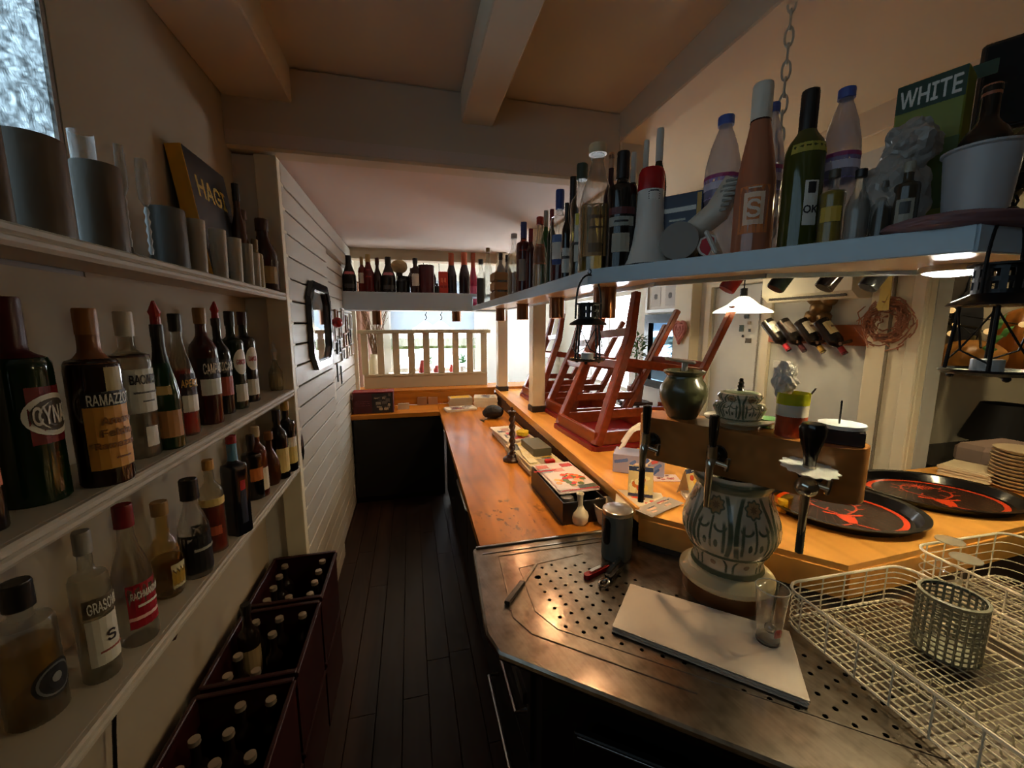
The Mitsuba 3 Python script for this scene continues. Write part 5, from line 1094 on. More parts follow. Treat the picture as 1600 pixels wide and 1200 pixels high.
# wire racks
WIRE = P((226, 214, 186), .3)
WIREG = P((190, 180, 150), .35)
def rack(label, c, ux, uy, w, d, h, z, floor_col=WIREG, rows=6, up=10, feet=True):
    """A wire basket; c = corner, ux and uy its directions."""
    t = thing('wire_rack', label, 'dish rack')
    F = frame_m((c[0], c[1], z), (*ux, 0), (*uy, 0))
    rp = np.array(rpoly(w, d, .05).exterior.coords)[:-1] + [w / 2, d / 2]
    def loop(zz, r, k=0.): 
        q = np.array(Polygon(rp).buffer(-k).exterior.coords)[:-1]
        return lay(tube([(a, b, zz) for a, b in q], r, 6, True), F)
    put('top_rim', loop(h, .0042), WIRE, t, 40)
    put('bottom_rim', loop(.010, .0036, .006), WIRE, t, 40)
    for i in range(rows): put('side_wire', loop(.010 + (h - .010) * (i + 1) / (rows + 1), .0016, .003), WIRE, t, 40)
    for L_, ax in ((w, 0), (d, 1)):
        n = max(3, int(L_ / .075))
        for i in range(n):
            s = .06 + (L_ - .12) * i / (n - 1)
            for e in (.003, (d if ax == 0 else w) - .003):
                p = (s, e) if ax == 0 else (e, s)
                put('upright', lay(tube([(*p, .010), (*p, h)], .0021, 6), F), WIRE, t, 40)
    ms = []
    for L_, O_, ax in ((w, d, 0), (d, w, 1)):
        for i in range(1, int(L_ / .021)):
            s = i * .021
            if s > L_ - .008: break
            a, b = (s, .008, .012 + .003 * ax), (s, O_ - .008, .012 + .003 * ax)
            if ax: a, b = (a[1], a[0], a[2]), (b[1], b[0], b[2])
            ms.append(tube([a, b], .0019, 5))
    put('floor_grid', lay(cat(ms), F), floor_col, t, 40, stuff=True)
    return t, F
u1 = np.array([-.03, -1.0]) * 1.0; u1 /= np.linalg.norm(u1); u2 = np.array([-u1[1], u1[0]])
t, F1 = rack('larger white wire dish rack on the drainboard at the lower right', (1.005, .835), u1, u2, .56, .44, .115, .905, rows=5)
# plate prongs
for j in range(2):
    for i in range(8):
        put('prong', lay(tube([(.05 + i * .055, .10 + .035 * j, .014), (.055 + i * .055, .10 + .035 * j, .045), (.075 + i * .055, .10 + .035 * j, .045), (.08 + i * .055, .10 + .035 * j, .014)], .0018, 6), F1), WIREG, t, 40)
t, F2 = rack('smaller white wire rack behind the larger one at the right edge', (1.50, .835), u1, u2, .5, .42, .16, .905, rows=4)
# cutlery cylinder
x, y, z, h, r = (1.3071, 0.6304, 0.921, 0.1562, 0.0516)
z = .9215; r = .062; h = .155
t = thing('cutlery_basket', 'round grey-green perforated cutlery basket standing in the larger rack', 'cutlery basket')
PL = P((112, 110, 92), .45)
put('rim', move(lathe([(r * .95, h - .008), (r * 1.04, h - .008), (r * 1.06, h), (r * .98, h + .003), (r * .94, h)], 48), x, y, z), PL, t, 40)
put('base', move(lathe([(0, 0), (r, 0), (r, .006), (0, .006)], 48), x, y, z), PL, t, 40)
ms = [cyl(.0028, h, x + r * math.cos(a), y + r * math.sin(a), z, 5) for a in np.arange(26) * 2 * PI / 26]
ms += [move(lathe([(r - .002, zz), (r + .002, zz), (r + .002, zz + .004), (r - .002, zz + .004), (r - .002, zz)], 48), x, y, z) for zz in np.linspace(.016, h - .02, 10)]
put('lattice', cat(ms), PL, t, 40, stuff=True)
# glasses standing upside down in the rear rack
for i, (gx, gy, lab) in enumerate(((1.52, .72, 'wine glass upside down in the rear rack, left one'), (1.60, .80, 'wine glass upside down in the rear rack, right one'))):
    t = thing('wine_glass', lab, 'glass'); zz = .922
    put('bowl', move(lathe([(.032, 0), (.040, .04), (.036, .075), (.012, .095), (.006, .10)], 28), gx, gy, zz), THINC, t, 40)
    put('stem', move(lathe([(.006, .10), (.0045, .15), (.006, .16)], 14), gx, gy, zz), THINC, t, 40)
    put('foot', move(lathe([(.006, .16), (.034, .166), (.034, .169), (0, .170)], 28), gx, gy, zz), 'mat_glass_heel', t, 40)


# ============================================================= lamps
def can(label, x, y, z, r=.036, h=.10, glow=DOWN):
    t = thing('copper_spotlight', label, 'lamp')
    put('can', move(lathe([(0, h), (r, h), (r, 0), (r - .003, 0), (r - .003, h - .004), (0, h - .004)], 32), x, y, z - h), COPPER, t, 40)
    put('mount', cyl(.045, .004, x, y, z - .0045, 24), WHITE, t, 30)
    emit('bulb', move(lathe([(0, 0), (r * .72, 0), (r * .72, .004), (0, .004)], 20), x, y, z - h * .80), t, [glow * c for c in WARM])
can('copper can spotlight under the long shelf right of the black lantern, nearest', .735, 1.455, 1.897, .043, .12)
can('copper can spotlight under the long shelf just beyond the nearest one', .76, 2.05, 1.897, .040, .11)
can('copper can spotlight under the long shelf by the cream post', .76, 2.72, 1.897, .040, .11)
can('copper can spotlight under the far end of the long shelf', .765, 3.45, 1.897, .040, .11)
can('copper can spotlight under the end shelf on the left, before the curtains', -.30, 4.12, 1.885, .045, .13, 45.)
can('copper can spotlight under the end shelf on the right, beside the pendant lamps', .46, 4.12, 1.885, .045, .10, 45.)
t = thing('downlight', 'bright round spotlight under the right end of the near shelf', 'lamp')
lx, ly = 1.33, .745
put('ring', move(lathe([(.055, 0), (.064, 0), (.062, .016), (.055, .016)], 28), lx, ly, 1.881), CHROME, t, 40)
emit('lens', move(lathe([(0, -.012), (.03, -.010), (.05, -.003), (.055, .004), (0, .004)], 28), lx, ly, 1.882), t, [SPOT * c for c in (1.0, .83, .50)])
t = thing('downlight', 'second round spotlight farther right under the near shelf, outside the lantern', 'lamp')
put('ring', move(lathe([(.036, 0), (.048, 0), (.046, .010), (.036, .010)], 28), 1.95, .70, 1.886), CHROME, t, 40)
emit('lens', cyl(.036, .004, 1.95, .70, 1.888, 24), t, [SPOT * c for c in (1.0, .80, .46)])
t = thing('pendant_lamp', 'white glass pendant lamp with a flared shade over the dining tables at the right', 'lamp')
pxx, pyy, pzz = 2.10, 2.215, 1.83
prof = [(.175, 0), (.165, .012), (.13, .030), (.09, .052), (.058, .082), (.035, .098), (.02, .105)]
k = put('shade', move(lathe(prof + [(.017, .103), (.031, .096), (.054, .079), (.086, .049), (.126, .027), (.161, .009), (.171, -.001), (.175, 0)], 40), pxx, pyy, pzz), P((240, 232, 205), .2), t, 40)
scene[k]['emitter'] = {'type': 'area', 'radiance': {'type': 'rgb', 'value': [1.6, 1.28, .72]}}
put('socket', cyl(.022, .05, pxx, pyy, pzz + .104, 20), IRON, t, 30)
put('cord', tube([(pxx, pyy, pzz + .15), (pxx, pyy, 2.83)], .004, 6), IRON, t)
emit('bulb', move(trimesh.creation.icosphere(subdivisions=2, radius=.03), pxx, pyy, pzz + .045), t, [PENDANT * c for c in (1.0, .78, .44)])
for i, (px_, lab) in enumerate(((.20, 'white glass pendant lamp beyond the railing, left of two'), (.40, 'white glass pendant lamp beyond the railing, right of two'))):
    t = thing('pendant_lamp', lab, 'lamp'); X, Y, Z = px_, 5.5 + .0 * i, 1.69
    k = put('shade', move(lathe([(.17 + .02 * i, 0), (.16, .015), (.11, .045), (.06, .085), (.02, .11), (.0, .112)], 32), X, Y, Z), P((240, 236, 220), .2), t, 40)
    scene[k]['emitter'] = {'type': 'area', 'radiance': {'type': 'rgb', 'value': [1.7, 1.5, 1.05]}}
    put('curl', cat([tube([(X + .022 * math.sin(a) * (1 if a < PI else -1), Y, Z + .125 + a * .022) for a in np.linspace(0, 2 * PI, 18)], .005, 6), tube([(X, Y, Z + .26), (X, Y, 2.83)], .004, 6)]), IRON, t)
    scene[k + ''] = scene[k]
# black lanterns
def lantern(label, x, y, ztop, s, seed=0):
    """Hangs from ztop; about .31 m high at s = 1."""
    t = thing('lantern', label, 'lantern')
    a = np.linspace(0, PI, 22)
    put('hook', tube([(x, y, ztop), (x + .008 * s, y, ztop - .008 * s), (x, y, ztop - .02 * s), (x - .006 * s, y, ztop - .012 * s)], .0022 * s, 6), IRON, t)
    rb = .048 * s; zb = ztop - .02 * s
    put('bail', tube([(x - rb * math.cos(q), y, zb - .15 * s + (.15 * s) * math.sin(q) ** .6) for q in a], .0032 * s, 6), IRON, t)
    zr = zb - .15 * s
    cr = .034 * s
    put('chimney_cap', move(lathe([(0, .058 * s), (.045 * s, .054 * s), (.046 * s, .050 * s), (0, .050 * s)], 28), x, y, zr), IRON, t, 30)
    for i in range(12):
        q = 2 * PI * i / 12; put('chimney_bar', box(.008 * s, .003 * s, .052 * s, x + cr * math.cos(q), y + cr * math.sin(q), zr, rz=0), IRON, t, False) if False else None
    ms = []
    for i in range(12):
        q = 2 * PI * i / 12; ms.append(move(box(.003 * s, .010 * s, .052 * s), x + cr * math.cos(q), y + cr * math.sin(q), zr, rz=q))
    # move() turns about the origin first, so each bar faces outwards
    ms += [move(lathe([(cr - .002 * s, zz * s), (cr + .002 * s, zz * s), (cr + .002 * s, (zz + .008) * s), (cr - .002 * s, (zz + .008) * s), (cr - .002 * s, zz * s)], 28), x, y, zr) for zz in (.0, .022, .044)]
    put('pierced_chimney', cat(ms), IRON, t, False)
    put('roof', move(lathe([(0, .004 * s), (.034 * s, .002 * s), (.062 * s, -.014 * s), (.066 * s, -.020 * s), (.060 * s, -.022 * s), (.03 * s, -.008 * s), (0, -.006 * s)], 32), x, y, zr), IRON, t, 30)
    z1 = zr - .02 * s; z0 = z1 - .125 * s
    for i in range(4):
        q = 2 * PI * i / 4 + .5; put('post', tube([(x + .046 * s * math.cos(q), y + .046 * s * math.sin(q), z1), (x + .054 * s * math.cos(q), y + .054 * s * math.sin(q), z0)], .0034 * s, 6), IRON, t)
        q2 = q + PI / 2
        put('cross_wire', tube([(x + .047 * s * math.cos(q), y + .047 * s * math.sin(q), z1 - .01 * s), (x + .037 * s * (math.cos(q) + math.cos(q2)), y + .037 * s * (math.sin(q) + math.sin(q2)), (z0 + z1) / 2 - .02 * s), (x + .054 * s * math.cos(q2), y + .054 * s * math.sin(q2), z0 + .02 * s)], .0018 * s, 5), IRON, t)
    put('base', move(lathe([(0, 0), (.058 * s, 0), (.064 * s, .006 * s), (.06 * s, .010 * s), (.055 * s, .005 * s), (0, .005 * s)], 32), x, y, z0 - .002 * s), IRON, t, 30)
    for i in range(3):
        q = 2 * PI * i / 3; put('foot', move(trimesh.creation.icosphere(subdivisions=1, radius=.006 * s), x + .045 * s * math.cos(q), y + .045 * s * math.sin(q), z0 - .006 * s), IRON, t, True)
    put('tealight', cyl(.022 * s, .022 * s, x, y, z0 + .004 * s, 24), P((206, 202, 196), .3, 0, .5), t, 30)
    return t, (x, y, z0)
lantern('black pierced metal lantern hanging from the corner of the long shelf', .578, 1.258, 1.932, .95)
_, lb = lantern('black pierced metal lantern hanging under the right end of the near shelf, larger looking', 1.085, .532, 1.985, 1.04)

# ============================================================= left wall things
t = thing('mirror', 'wall mirror in a black eight-cornered frame on the white boards', 'mirror')
yc, zc, w, h = 2.70, 1.745, .58, .50
def octa(w, h, k): return [(-w / 2 + k, -h / 2), (w / 2 - k, -h / 2), (w / 2, -h / 2 + k), (w / 2, h / 2 - k), (w / 2 - k, h / 2), (-w / 2 + k, h / 2), (-w / 2, h / 2 - k), (-w / 2, -h / 2 + k)]
F = frame_m((-.5385, yc, zc), (0, 1, 0), (0, 0, 1))
put('frame', lay(prism(Polygon(octa(w, h, .09)).difference(Polygon(octa(w - .09, h - .09, .07))), .028), F), BLACKG, t, False)
put('inner_bead', lay(prism(Polygon(octa(w - .088, h - .088, .07)).difference(Polygon(octa(w - .10, h - .10, .066))), .018), F), DULL, t, False)
put('glass', lay(prism(octa(w - .09, h - .09, .07), .006), F), P((220, 222, 222), .03, 1.0), t, False)
def wallpic(name, label, y, z, w, h, frame_c, fill, cat_='picture', x=-.5735, group=None, it=()):
    t = thing(name, label, cat_, group); F = frame_m((x, y, z), (0, 1, 0), (0, 0, 1))
    put('frame', lay(box(w, .0, .0), F) if False else lay(prism(Polygon([(-w / 2, -h / 2), (w / 2, -h / 2), (w / 2, h / 2), (-w / 2, h / 2)]).difference(Polygon([(-w / 2 + .012, -h / 2 + .012), (w / 2 - .012, -h / 2 + .012), (w / 2 - .012, h / 2 - .012), (-w / 2 + .012, h / 2 - .012)])), .014), F), P(frame_c, .4), t, False)
    items = [(lay(flat(w - .02, h - .02, 0, 0, .003), F), fill)] + [(lay(m, F), c) for m, c in it]
    prints('picture', items, t); return t
rg = random.Random(17)
t = thing('menu_board', 'long black hanging clip with white note paper on the boards right of the mirror', 'clipboard')
F = frame_m((-.5385, 3.06, 1.47), (0, 1, 0), (0, 0, 1)) ; F = frame_m((-.572, 3.135, 1.47), (0, 1, 0), (0, 0, 1))
put('strap', lay(box(.05, .78, .010, 0, 0, 0, .002), F), BLACK, t, False)
put('paper', lay(box(.10, .34, .003, .07, .15, .012), F), P((206, 204, 200), .6), t, False)
put('lower_card', lay(box(.11, .20, .003, .06, -.17, .012), F), P((196, 186, 168), .6), t, False)
x, y, z = -.565, 3.25, 1.77
t = thing('candle_lantern', 'small red glass wall light on the boards beyond the mirror', 'lamp')
put('shade', move(trimesh.creation.icosphere(subdivisions=2, radius=.038), x + .045, y, z), P((150, 22, 24), .12), t, True)
put('bracket', cat([box(.012, .03, .09, x - .003, y, z - .045), tube([(x, y, z), (x + .03, y, z + .0)], .005)]), IRON, t, False)
cards_ = [(3.36, 1.70, .12, .17), (3.52, 1.80, .12, .15), (3.54, 1.58, .15, .12), (3.68, 1.70, .10, .14), (3.74, 1.50, .14, .10), (3.84, 1.82, .11, .15), (3.90, 1.62, .14, .12), (4.04, 1.76, .12, .16), (4.06, 1.50, .13, .11), (4.2, 1.64, .12, .15), (4.33, 1.78, .11, .15), (4.35, 1.52, .12, .12)]
lab_ = ['nearest framed photo', 'second framed photo, high', 'wide framed photo below the second', 'narrow framed photo in the middle', 'low wide framed photo', 'high framed photo in the middle', 'framed photo at mid height', 'tall framed photo past the middle', 'low framed photo past the middle', 'third framed photo from the far end', 'highest framed photo at the far end', 'lowest framed photo at the far end']
for (y, z, w, h), lb_ in zip(cards_, lab_):
    it = [(move(flat(rg.uniform(.02, .05), rg.uniform(.02, .06)), rg.uniform(-.03, .03), rg.uniform(-.03, .03), .0036 + .0002 * j), rg.choice([(60, 60, 60), (150, 150, 150), (120, 90, 70), (210, 205, 200), (90, 100, 110)])) for j in range(6)]
    wallpic('framed_photo', lb_ + ' on the white boards beyond the mirror', y, z, w, h, rg.choice([(190, 188, 184), (30, 30, 30), (120, 80, 50), (170, 168, 166)]), (206, 202, 196), it=it)
for i, (y, z) in enumerate(((3.45, 1.30), (3.62, 1.26))):
    solo('hanging_opener', box(.008, .02, .15, -.5705, y, z, .002), IRON, ('nearer' if i == 0 else 'farther') + ' small black opener hanging low on the boards beyond the mirror', 'opener', smooth=False)
# crates of beer bottles
CRATE = P((40, 9, 11), .4)
def crate(label, x0, x1, y0, y1, z0, h, fill=True):
    t = thing('beer_crate', label, 'crate'); w = .008
    put('long_side', span(x0, x0 + w, y0, y1, z0, z0 + h), CRATE, t, False); put('long_side', span(x1 - w, x1, y0, y1, z0, z0 + h - .02), CRATE, t, False)
    put('short_side', span(x0 + w, x1 - w, y0, y0 + w, z0, z0 + h), CRATE, t, False); put('short_side', span(x0 + w, x1 - w, y1 - w, y1, z0, z0 + h), CRATE, t, False)
    put('base', span(x0 + w, x1 - w, y0 + w, y1 - w, z0, z0 + .008), CRATE, t, False)
    put('rim', cat([span(x1 - w, x1 + .006, y0 - .0, y1 + .0, z0 + h - .02, z0 + h, .003), span(x0 - .006, x0 + w, y0, y1, z0 + h, z0 + h + .008, .003), span(x0, x1, y1 - .014, y1 + .004, z0 + h, z0 + h + .008, .003), span(x0, x1, y0 - .004, y0 + .014, z0 + h, z0 + h + .008, .003)]), CRATE, t, False)
    return t
CX0, CX1 = -.675, -.40
rows = ((1.69, 2.045, 'farthest'), (1.31, 1.665, 'middle'), (.93, 1.285, 'nearest'))
for y0, y1, nm in rows:
    crate('lower red beer crate under the %s top crate by the left wall' % nm, CX0, CX1, y0, y1, 0.0013, .305)
BB = P((24, 16, 12), .08, 0, .6)
bparts = None
rg = random.Random(44)
for y0, y1, nm in rows:
    crate('%s of the three top red beer crates under the left shelves' % nm, CX0, CX1, y0, y1, .316, .305)
    for i in range(3):
        for j in range(4):
            if nm == 'middle' and i == 0 and j == 2: continue
            if rg.random() < .12: continue
            x, y, z = CX0 + .055 + i * .083, y0 + .052 + j * .084, .3245
            t = thing('beer_bottle', 'brown beer bottle in the %s top crate, %s row, %s from the camera' % (nm, ('wall-side', 'middle', 'aisle-side')[i], ('first', 'second', 'third', 'fourth')[j]), 'bottle', 'beer bottles in the %s crate' % nm)
            if bparts is None:
                pr = [(a * .031, b * .285) for a, b in PROF['spirit']]
                bparts = (lathe(pr, 16), lathe([(0, .276), (.0155, .276), (.0145, .290), (0, .292)], 14), shape(lathe(pr, 16), BB, 40), shape(lathe([(0, .276), (.0155, .276), (.0145, .290), (0, .292)], 14), P((176, 160, 140), .3, .6), 40))
            for part, d in (('glass', bparts[2]), ('crown_cap', bparts[3])):
                scene[t + '__' + part] = {**d, 'to_world': T().translate([x, y, z])}
bottle('beer_bottle', 'taller bottle with a beige label leaning up out of the middle crate', (CX0 + .06, 1.31 + .052 + .168, .3245 + .06, .36, .036), 'spirit', BB, ((20, 18, 16), .90, 1.2), bands=[(.25, .55, 1.2, (150, 126, 90))])
t = thing('power_adapter', 'black plug adapter with a hanging cord on the wall under the lowest shelf', 'plug')
x, y, z = -.72, 1.02, .97
put('block', box(.05, .09, .07, x + .026, y, z - .04, .005), BLACK, t, False)
put('cord', tube([(x + .03, y, z - .04), (x + .022, y - .01, z - .15), (x + .02, y - .03, z - .30), (x + .03, y - .10, z - .5)], .004, 6), BLACK, t)
t = thing('cable', 'dark looped cable with a white hanging cover under the lowest shelf', 'cable')
put('loop', tube([(-.705, 1.16, .98), (-.70, 1.20, .88), (-.70, 1.27, .84), (-.70, 1.33, .90), (-.705, 1.36, 1.0)], .004, 6), P((60, 30, 20), .5), t)
put('cover', move(box(.018, .12, .14, 0, 0, 0, .006), -.709, 1.30, .91), WHITE, t, False)

# ============================================================= right wall things
t = thing('air_conditioner', 'white wall air conditioner high on the grey wall', 'air conditioner')
y0, y1, z0 = 1.72, 2.30, 1.90
prof = Polygon([(0, 0), (-.12, .0), (-.17, .04), (-.175, .16), (-.15, .24), (0, .24)])
m = prism(prof, y1 - y0); v = np.array(m.vertices); m.vertices = np.stack([XR + v[:, 0], y0 + v[:, 2], z0 + v[:, 1]], 1); m.fix_normals()
put('housing', m, P((216, 210, 190), .35), t, False)
put('air_slot', bar((XR - .148, y0 + .04, z0 + .0185), (XR - .148, y1 - .04, z0 + .0185), .008, .016), P((50, 44, 36), .6), t, False)
put('display', box(.004, .03, .012, XR - .1752, y0 + .12, z0 + .06), BLACK, t, False)
for i, (yy, c) in enumerate(((1.86, (40, 30, 26)), (2.19, (52, 38, 30)))):
    solo('hanging_bottle', move(lathe([(a * .038, b * .28) for a, b in PROF['wine']], 20), 1.03 + .0, .0, .0) if False else move(lathe([(a * .036, b * .27) for a, b in PROF['wine']], 20), XR - .30, yy - .02, 2.005, rx=-.9), P(c, .1), ('nearer' if i == 0 else 'farther') + ' dark bottle hung slanting in front of the air conditioner', 'bottle', smooth=40) if False else None
for i, (q, c, lab) in enumerate((((1.00, 1.13), (120, 30, 26), 'first from the left, dark red'), ((1.12, 1.06), (24, 34, 26), 'second from the left, black'), ((1.24, 1.00), (30, 22, 18), 'third from the left, before the air conditioner'), ((1.36, .96), (24, 24, 26), 'fourth from the left, before the air conditioner'))):
    p_ = np.array([q[0], q[1], 1.862]); u_ = np.array([.10, -.04, .17]); u_ /= np.linalg.norm(u_)
    t = thing('stored_bottle', 'slanted bottle end below the near shelf, ' + lab, 'bottle')
    X_ = np.cross(u_, [0, 1, 0]); X_ /= np.linalg.norm(X_); M = np.eye(4); M[:3, 0], M[:3, 1], M[:3, 2], M[:3, 3] = X_, np.cross(u_, X_), u_, p_
    put('glass', lay(lathe([(a * .026, b * .26) for a, b in PROF['wine']], 20), M), P(c, .1), t, 40)
    put('wire_loop', cat([lay(tube([(.0285 * math.cos(a), .0285 * math.sin(a), .10) for a in np.linspace(0, 2 * PI, 20, endpoint=False)], .003, 6, True), M), tube([p_ + u_ * .10 - np.array([.0, .0285, 0]), p_ + u_ * .10 - np.array([.03, .16, .03])], .003, 6)]), IRON, t, 40)
t = thing('ceiling_lamp', 'round ceiling lamp in the side recess beyond the right edge', 'lamp')
put('base', cyl(.16, .02, 3.9, .9, 2.809, 32), WHITE, t, 30)
emit('diffuser', move(lathe([(0, -.06), (.09, -.05), (.14, -.02), (.15, 0), (0, 0)], 32), 3.9, .9, 2.808), t, (16.0, 12.5, 7.0))
t = thing('wine_board', 'brown wooden wall board holding slanted wine bottles', 'wine rack')
put('plank', span(XR - .028, XR, 1.66, 2.36, 1.632, 1.752, .003), PT('mat_board_wood', wood_fn((156, 84, 46), (110, 54, 28), 'y', .8, .5), .4), t, False)
for i in range(4): put('peg', tube([(XR - .02, 2.20 - i * .135, 1.66), (XR - .12, 2.19 - i * .135, 1.645)], .010, 8), P((60, 40, 24), .5), t)
for i, (yb, ye, c, f) in enumerate(((2.30, 2.13, W, (150, 24, 40)), (2.18, 2.02, (120, 110, 104), (60, 24, 30)), (2.05, 1.90, (214, 206, 184), (176, 140, 70)), (1.92, 1.775, (206, 190, 140), (110, 26, 32)))):
    lab = ('first', 'second', 'third', 'fourth')[i] + ' wine bottle from the left slanting neck down on the wooden wall board'
    t = thing('wine_bottle', lab, 'bottle', 'wine bottles on the wall board'); labels[t].pop('group')
    p, q = np.array([XR - .115, yb, 1.775]), np.array([XR - .085, ye, 1.585]); L_ = np.linalg.norm(q - p); r_ = .040
    Z_ = (q - p) / L_; X_ = np.cross([1, 0, 0], Z_); X_ /= np.linalg.norm(X_); M = np.eye(4); M[:3, 0], M[:3, 1], M[:3, 2], M[:3, 3] = X_, np.cross(Z_, X_), Z_, p
    pts = [(a * r_, b * L_) for a, b in PROF['wine']]
    put('glass', lay(lathe(pts, 24), M), DARK, t, 40)
    put('neck_foil', lay(lathe([(radius_at(pts, zz * L_) + .001, zz * L_) for zz in (.80, .85, .9, .95, .99)] + [(0, L_ * 1.003)], 18), M), P(f, .35), t, 40)
    prints('label', [(lay(band(r_ + .0008, .12 * L_, .46 * L_, a_, 1.0), M), c) for a_ in (PI,)] + [(lay(band(r_ + .0012, .25 * L_, .30 * L_, PI, .3), M), (120, 90, 60))], t)
t = thing('wall_figure', 'small bronze wall ornament of clustered heads above the wine bottles', 'ornament')
BR = P((110, 84, 50), .35, .6)
for i, (dy, dz, r_) in enumerate(((0, 0, .055), (.03, .06, .05), (-.05, .05, .045), (.05, -.05, .04), (-.03, -.06, .04))):
    put('lobe', move(crumple(2 * r_, 2 * r_, 2 * r_, .12, 60 + i, 3), XR - .045, 1.985 + dy, 1.855 + dz), BR, t, True)
t = thing('wreath', 'dried twig wreath with a yellow ribbon hung on the cream pilaster', 'wreath')
wy, wz, wx = 1.585, 1.765, XR - .095
rg = random.Random(9); tw = []
for i in range(170):
    a = rg.random() * 2 * PI; R_ = .088 + rg.gauss(0, .022); l = rg.uniform(.4, 1.0)
    tw.append(tube([(wx + rg.gauss(0, .014), wy + R_ * math.cos(a + k * l / 3), wz + (R_ + rg.gauss(0, .005)) * math.sin(a + k * l / 3)) for k in range(4)], .0034, 4))
put('twigs', cat(tw), P((150, 100, 76), .8), t, False, stuff=True)
put('ring', tube([(wx, wy + .085 * math.cos(a), wz + .085 * math.sin(a)) for a in np.linspace(0, 2 * PI, 30, endpoint=False)], .009, 8, True), P((96, 60, 46), .9), t, 40)
put('ribbon', cat([box(.004, .05, .30, wx - .03, wy, wz + .06, .001), move(box(.004, .03, .10), wx - .032, wy + .02, wz + .07, rx=.3)]), P((196, 176, 90), .6), t, False)
solo('twig_ring', tube([(wx - .01, wy + .0 + .072 * math.cos(a), 2.06 + .06 * math.sin(a)) for a in np.linspace(0, 2 * PI, 30, endpoint=False)], .006, 6, True), P((50, 36, 26), .8), 'dark twig ring above the wreath on the pilaster', 'ring', smooth=40)
t = thing('wall_socket', 'white double wall socket under the wine board', 'socket')
put('plate', box(.010, .15, .055, XR - .0051, 2.24, 1.45, .003), P((220, 220, 212), .35), t, False)
put('outlet', move(cyl(.02, .004, n=20), XR - .0105, 2.20, 1.4775, ry=-PI / 2), P((150, 150, 146), .4), t, 30)
wt = lambda y, z, w, h: None
# pictures, framed mirror and heart further along the wall
t = thing('picture_frame', 'silver frame with two small ornaments high on the white wall', 'picture')
F = frame_m((XR, 3.66, 2.04), (0, -1, 0), (0, 0, 1))
put('frame', lay(prism(Polygon([(-.28, -.16), (.28, -.16), (.28, .16), (-.28, .16)]).difference(Polygon([(-.25, -.13), (.25, -.13), (.25, .13), (-.25, .13)])), .025), F), P((176, 174, 170), .3, .5), t, False)
prints('picture', [(lay(flat(.52, .28, 0, 0, .004), F), (200, 198, 194))] + [(lay(flat(.16, .2, s * .12, 0, .008), F), (170, 168, 166)) for s in (-1, 1)] + [(lay(move(disc(.03, n=12), s * .12, 0, .010), F), (70, 66, 66)) for s in (-1, 1)], t)
t = thing('wall_mirror', 'black framed wall mirror showing a bluish room beside the pink heart', 'mirror')
F = frame_m((XR, 3.62, 1.52), (0, -1, 0), (0, 0, 1))
put('frame', lay(prism(Polygon([(-.30, -.42), (.30, -.42), (.30, .34), (-.30, .34)]).difference(Polygon([(-.22, -.34), (.22, -.34), (.22, .25), (-.22, .25)])), .04), F), BLACKG, t, False)
put('glass', lay(box(.44, .6, .004, 0, -.345 + .0, .006), F) if False else lay(flat(.46, .62, 0, -.045, .006, .004), F), P((120, 150, 176), .05, 1.0), t, False)
t = thing('potted_fern', 'green leafy plant standing before the black framed mirror', 'plant')
rg = random.Random(6); lv = []
for i in range(90):
    a, b = rg.random() * 2 * PI, rg.random(); L_ = .05 + .05 * rg.random()
    lv.append(move(tm([(0, 0, 0), (L_ * .5, .012, .008), (L_, 0, 0), (L_ * .5, -.012, .008)], [(0, 1, 2), (0, 2, 3)]), 2.25 + .04 * math.cos(a), 3.70 + .08 * b * math.sin(a) , 1.42 + .22 * rg.random(), rz=a, ry=rg.uniform(-.8, .6)))
put('leaves', cat(lv), P((70, 110, 50), .5), t, False, stuff=True)
put('pot', move(lathe([(0, 0), (.07, 0), (.085, .16), (.078, .16), (0, .14)], 24), 2.25, 3.70, .97), P((120, 70, 50), .6), t, 30)
put('stem', tube([(2.25, 3.70, 1.10), (2.25, 3.70, 1.62)], .008), P((60, 70, 30), .6), t)
t = thing('plant_stand', 'dark narrow stand under the leafy plant', 'stand')
put('top', box(.26, .26, .03, 2.25, 3.70, .94, .004), P((50, 26, 18), .4), t, False)
for sx in (-1, 1):
    for sy in (-1, 1): put('leg', box(.03, .03, .94, 2.25 + sx * .1, 3.70 + sy * .1, 0, .003), P((50, 26, 18), .4), t, False)
rg = random.Random(4); hb = []
for i in range(60):
    a = 2 * PI * i / 60; hx, hz = 16 * math.sin(a) ** 3, 13 * math.cos(a) - 5 * math.cos(2 * a) - 2 * math.cos(3 * a) - math.cos(4 * a)
    for k in (1., .62, .25): hb.append(move(trimesh.creation.icosphere(subdivisions=1, radius=.016), XR - .12, 3.22 + hx * .0052 * k, 1.70 + hz * .0065 * k))
solo('heart_wreath', cat(hb), P((190, 120, 110), .7), 'pink heart-shaped wreath on the cream pilaster left of the door', 'wreath', smooth=True)
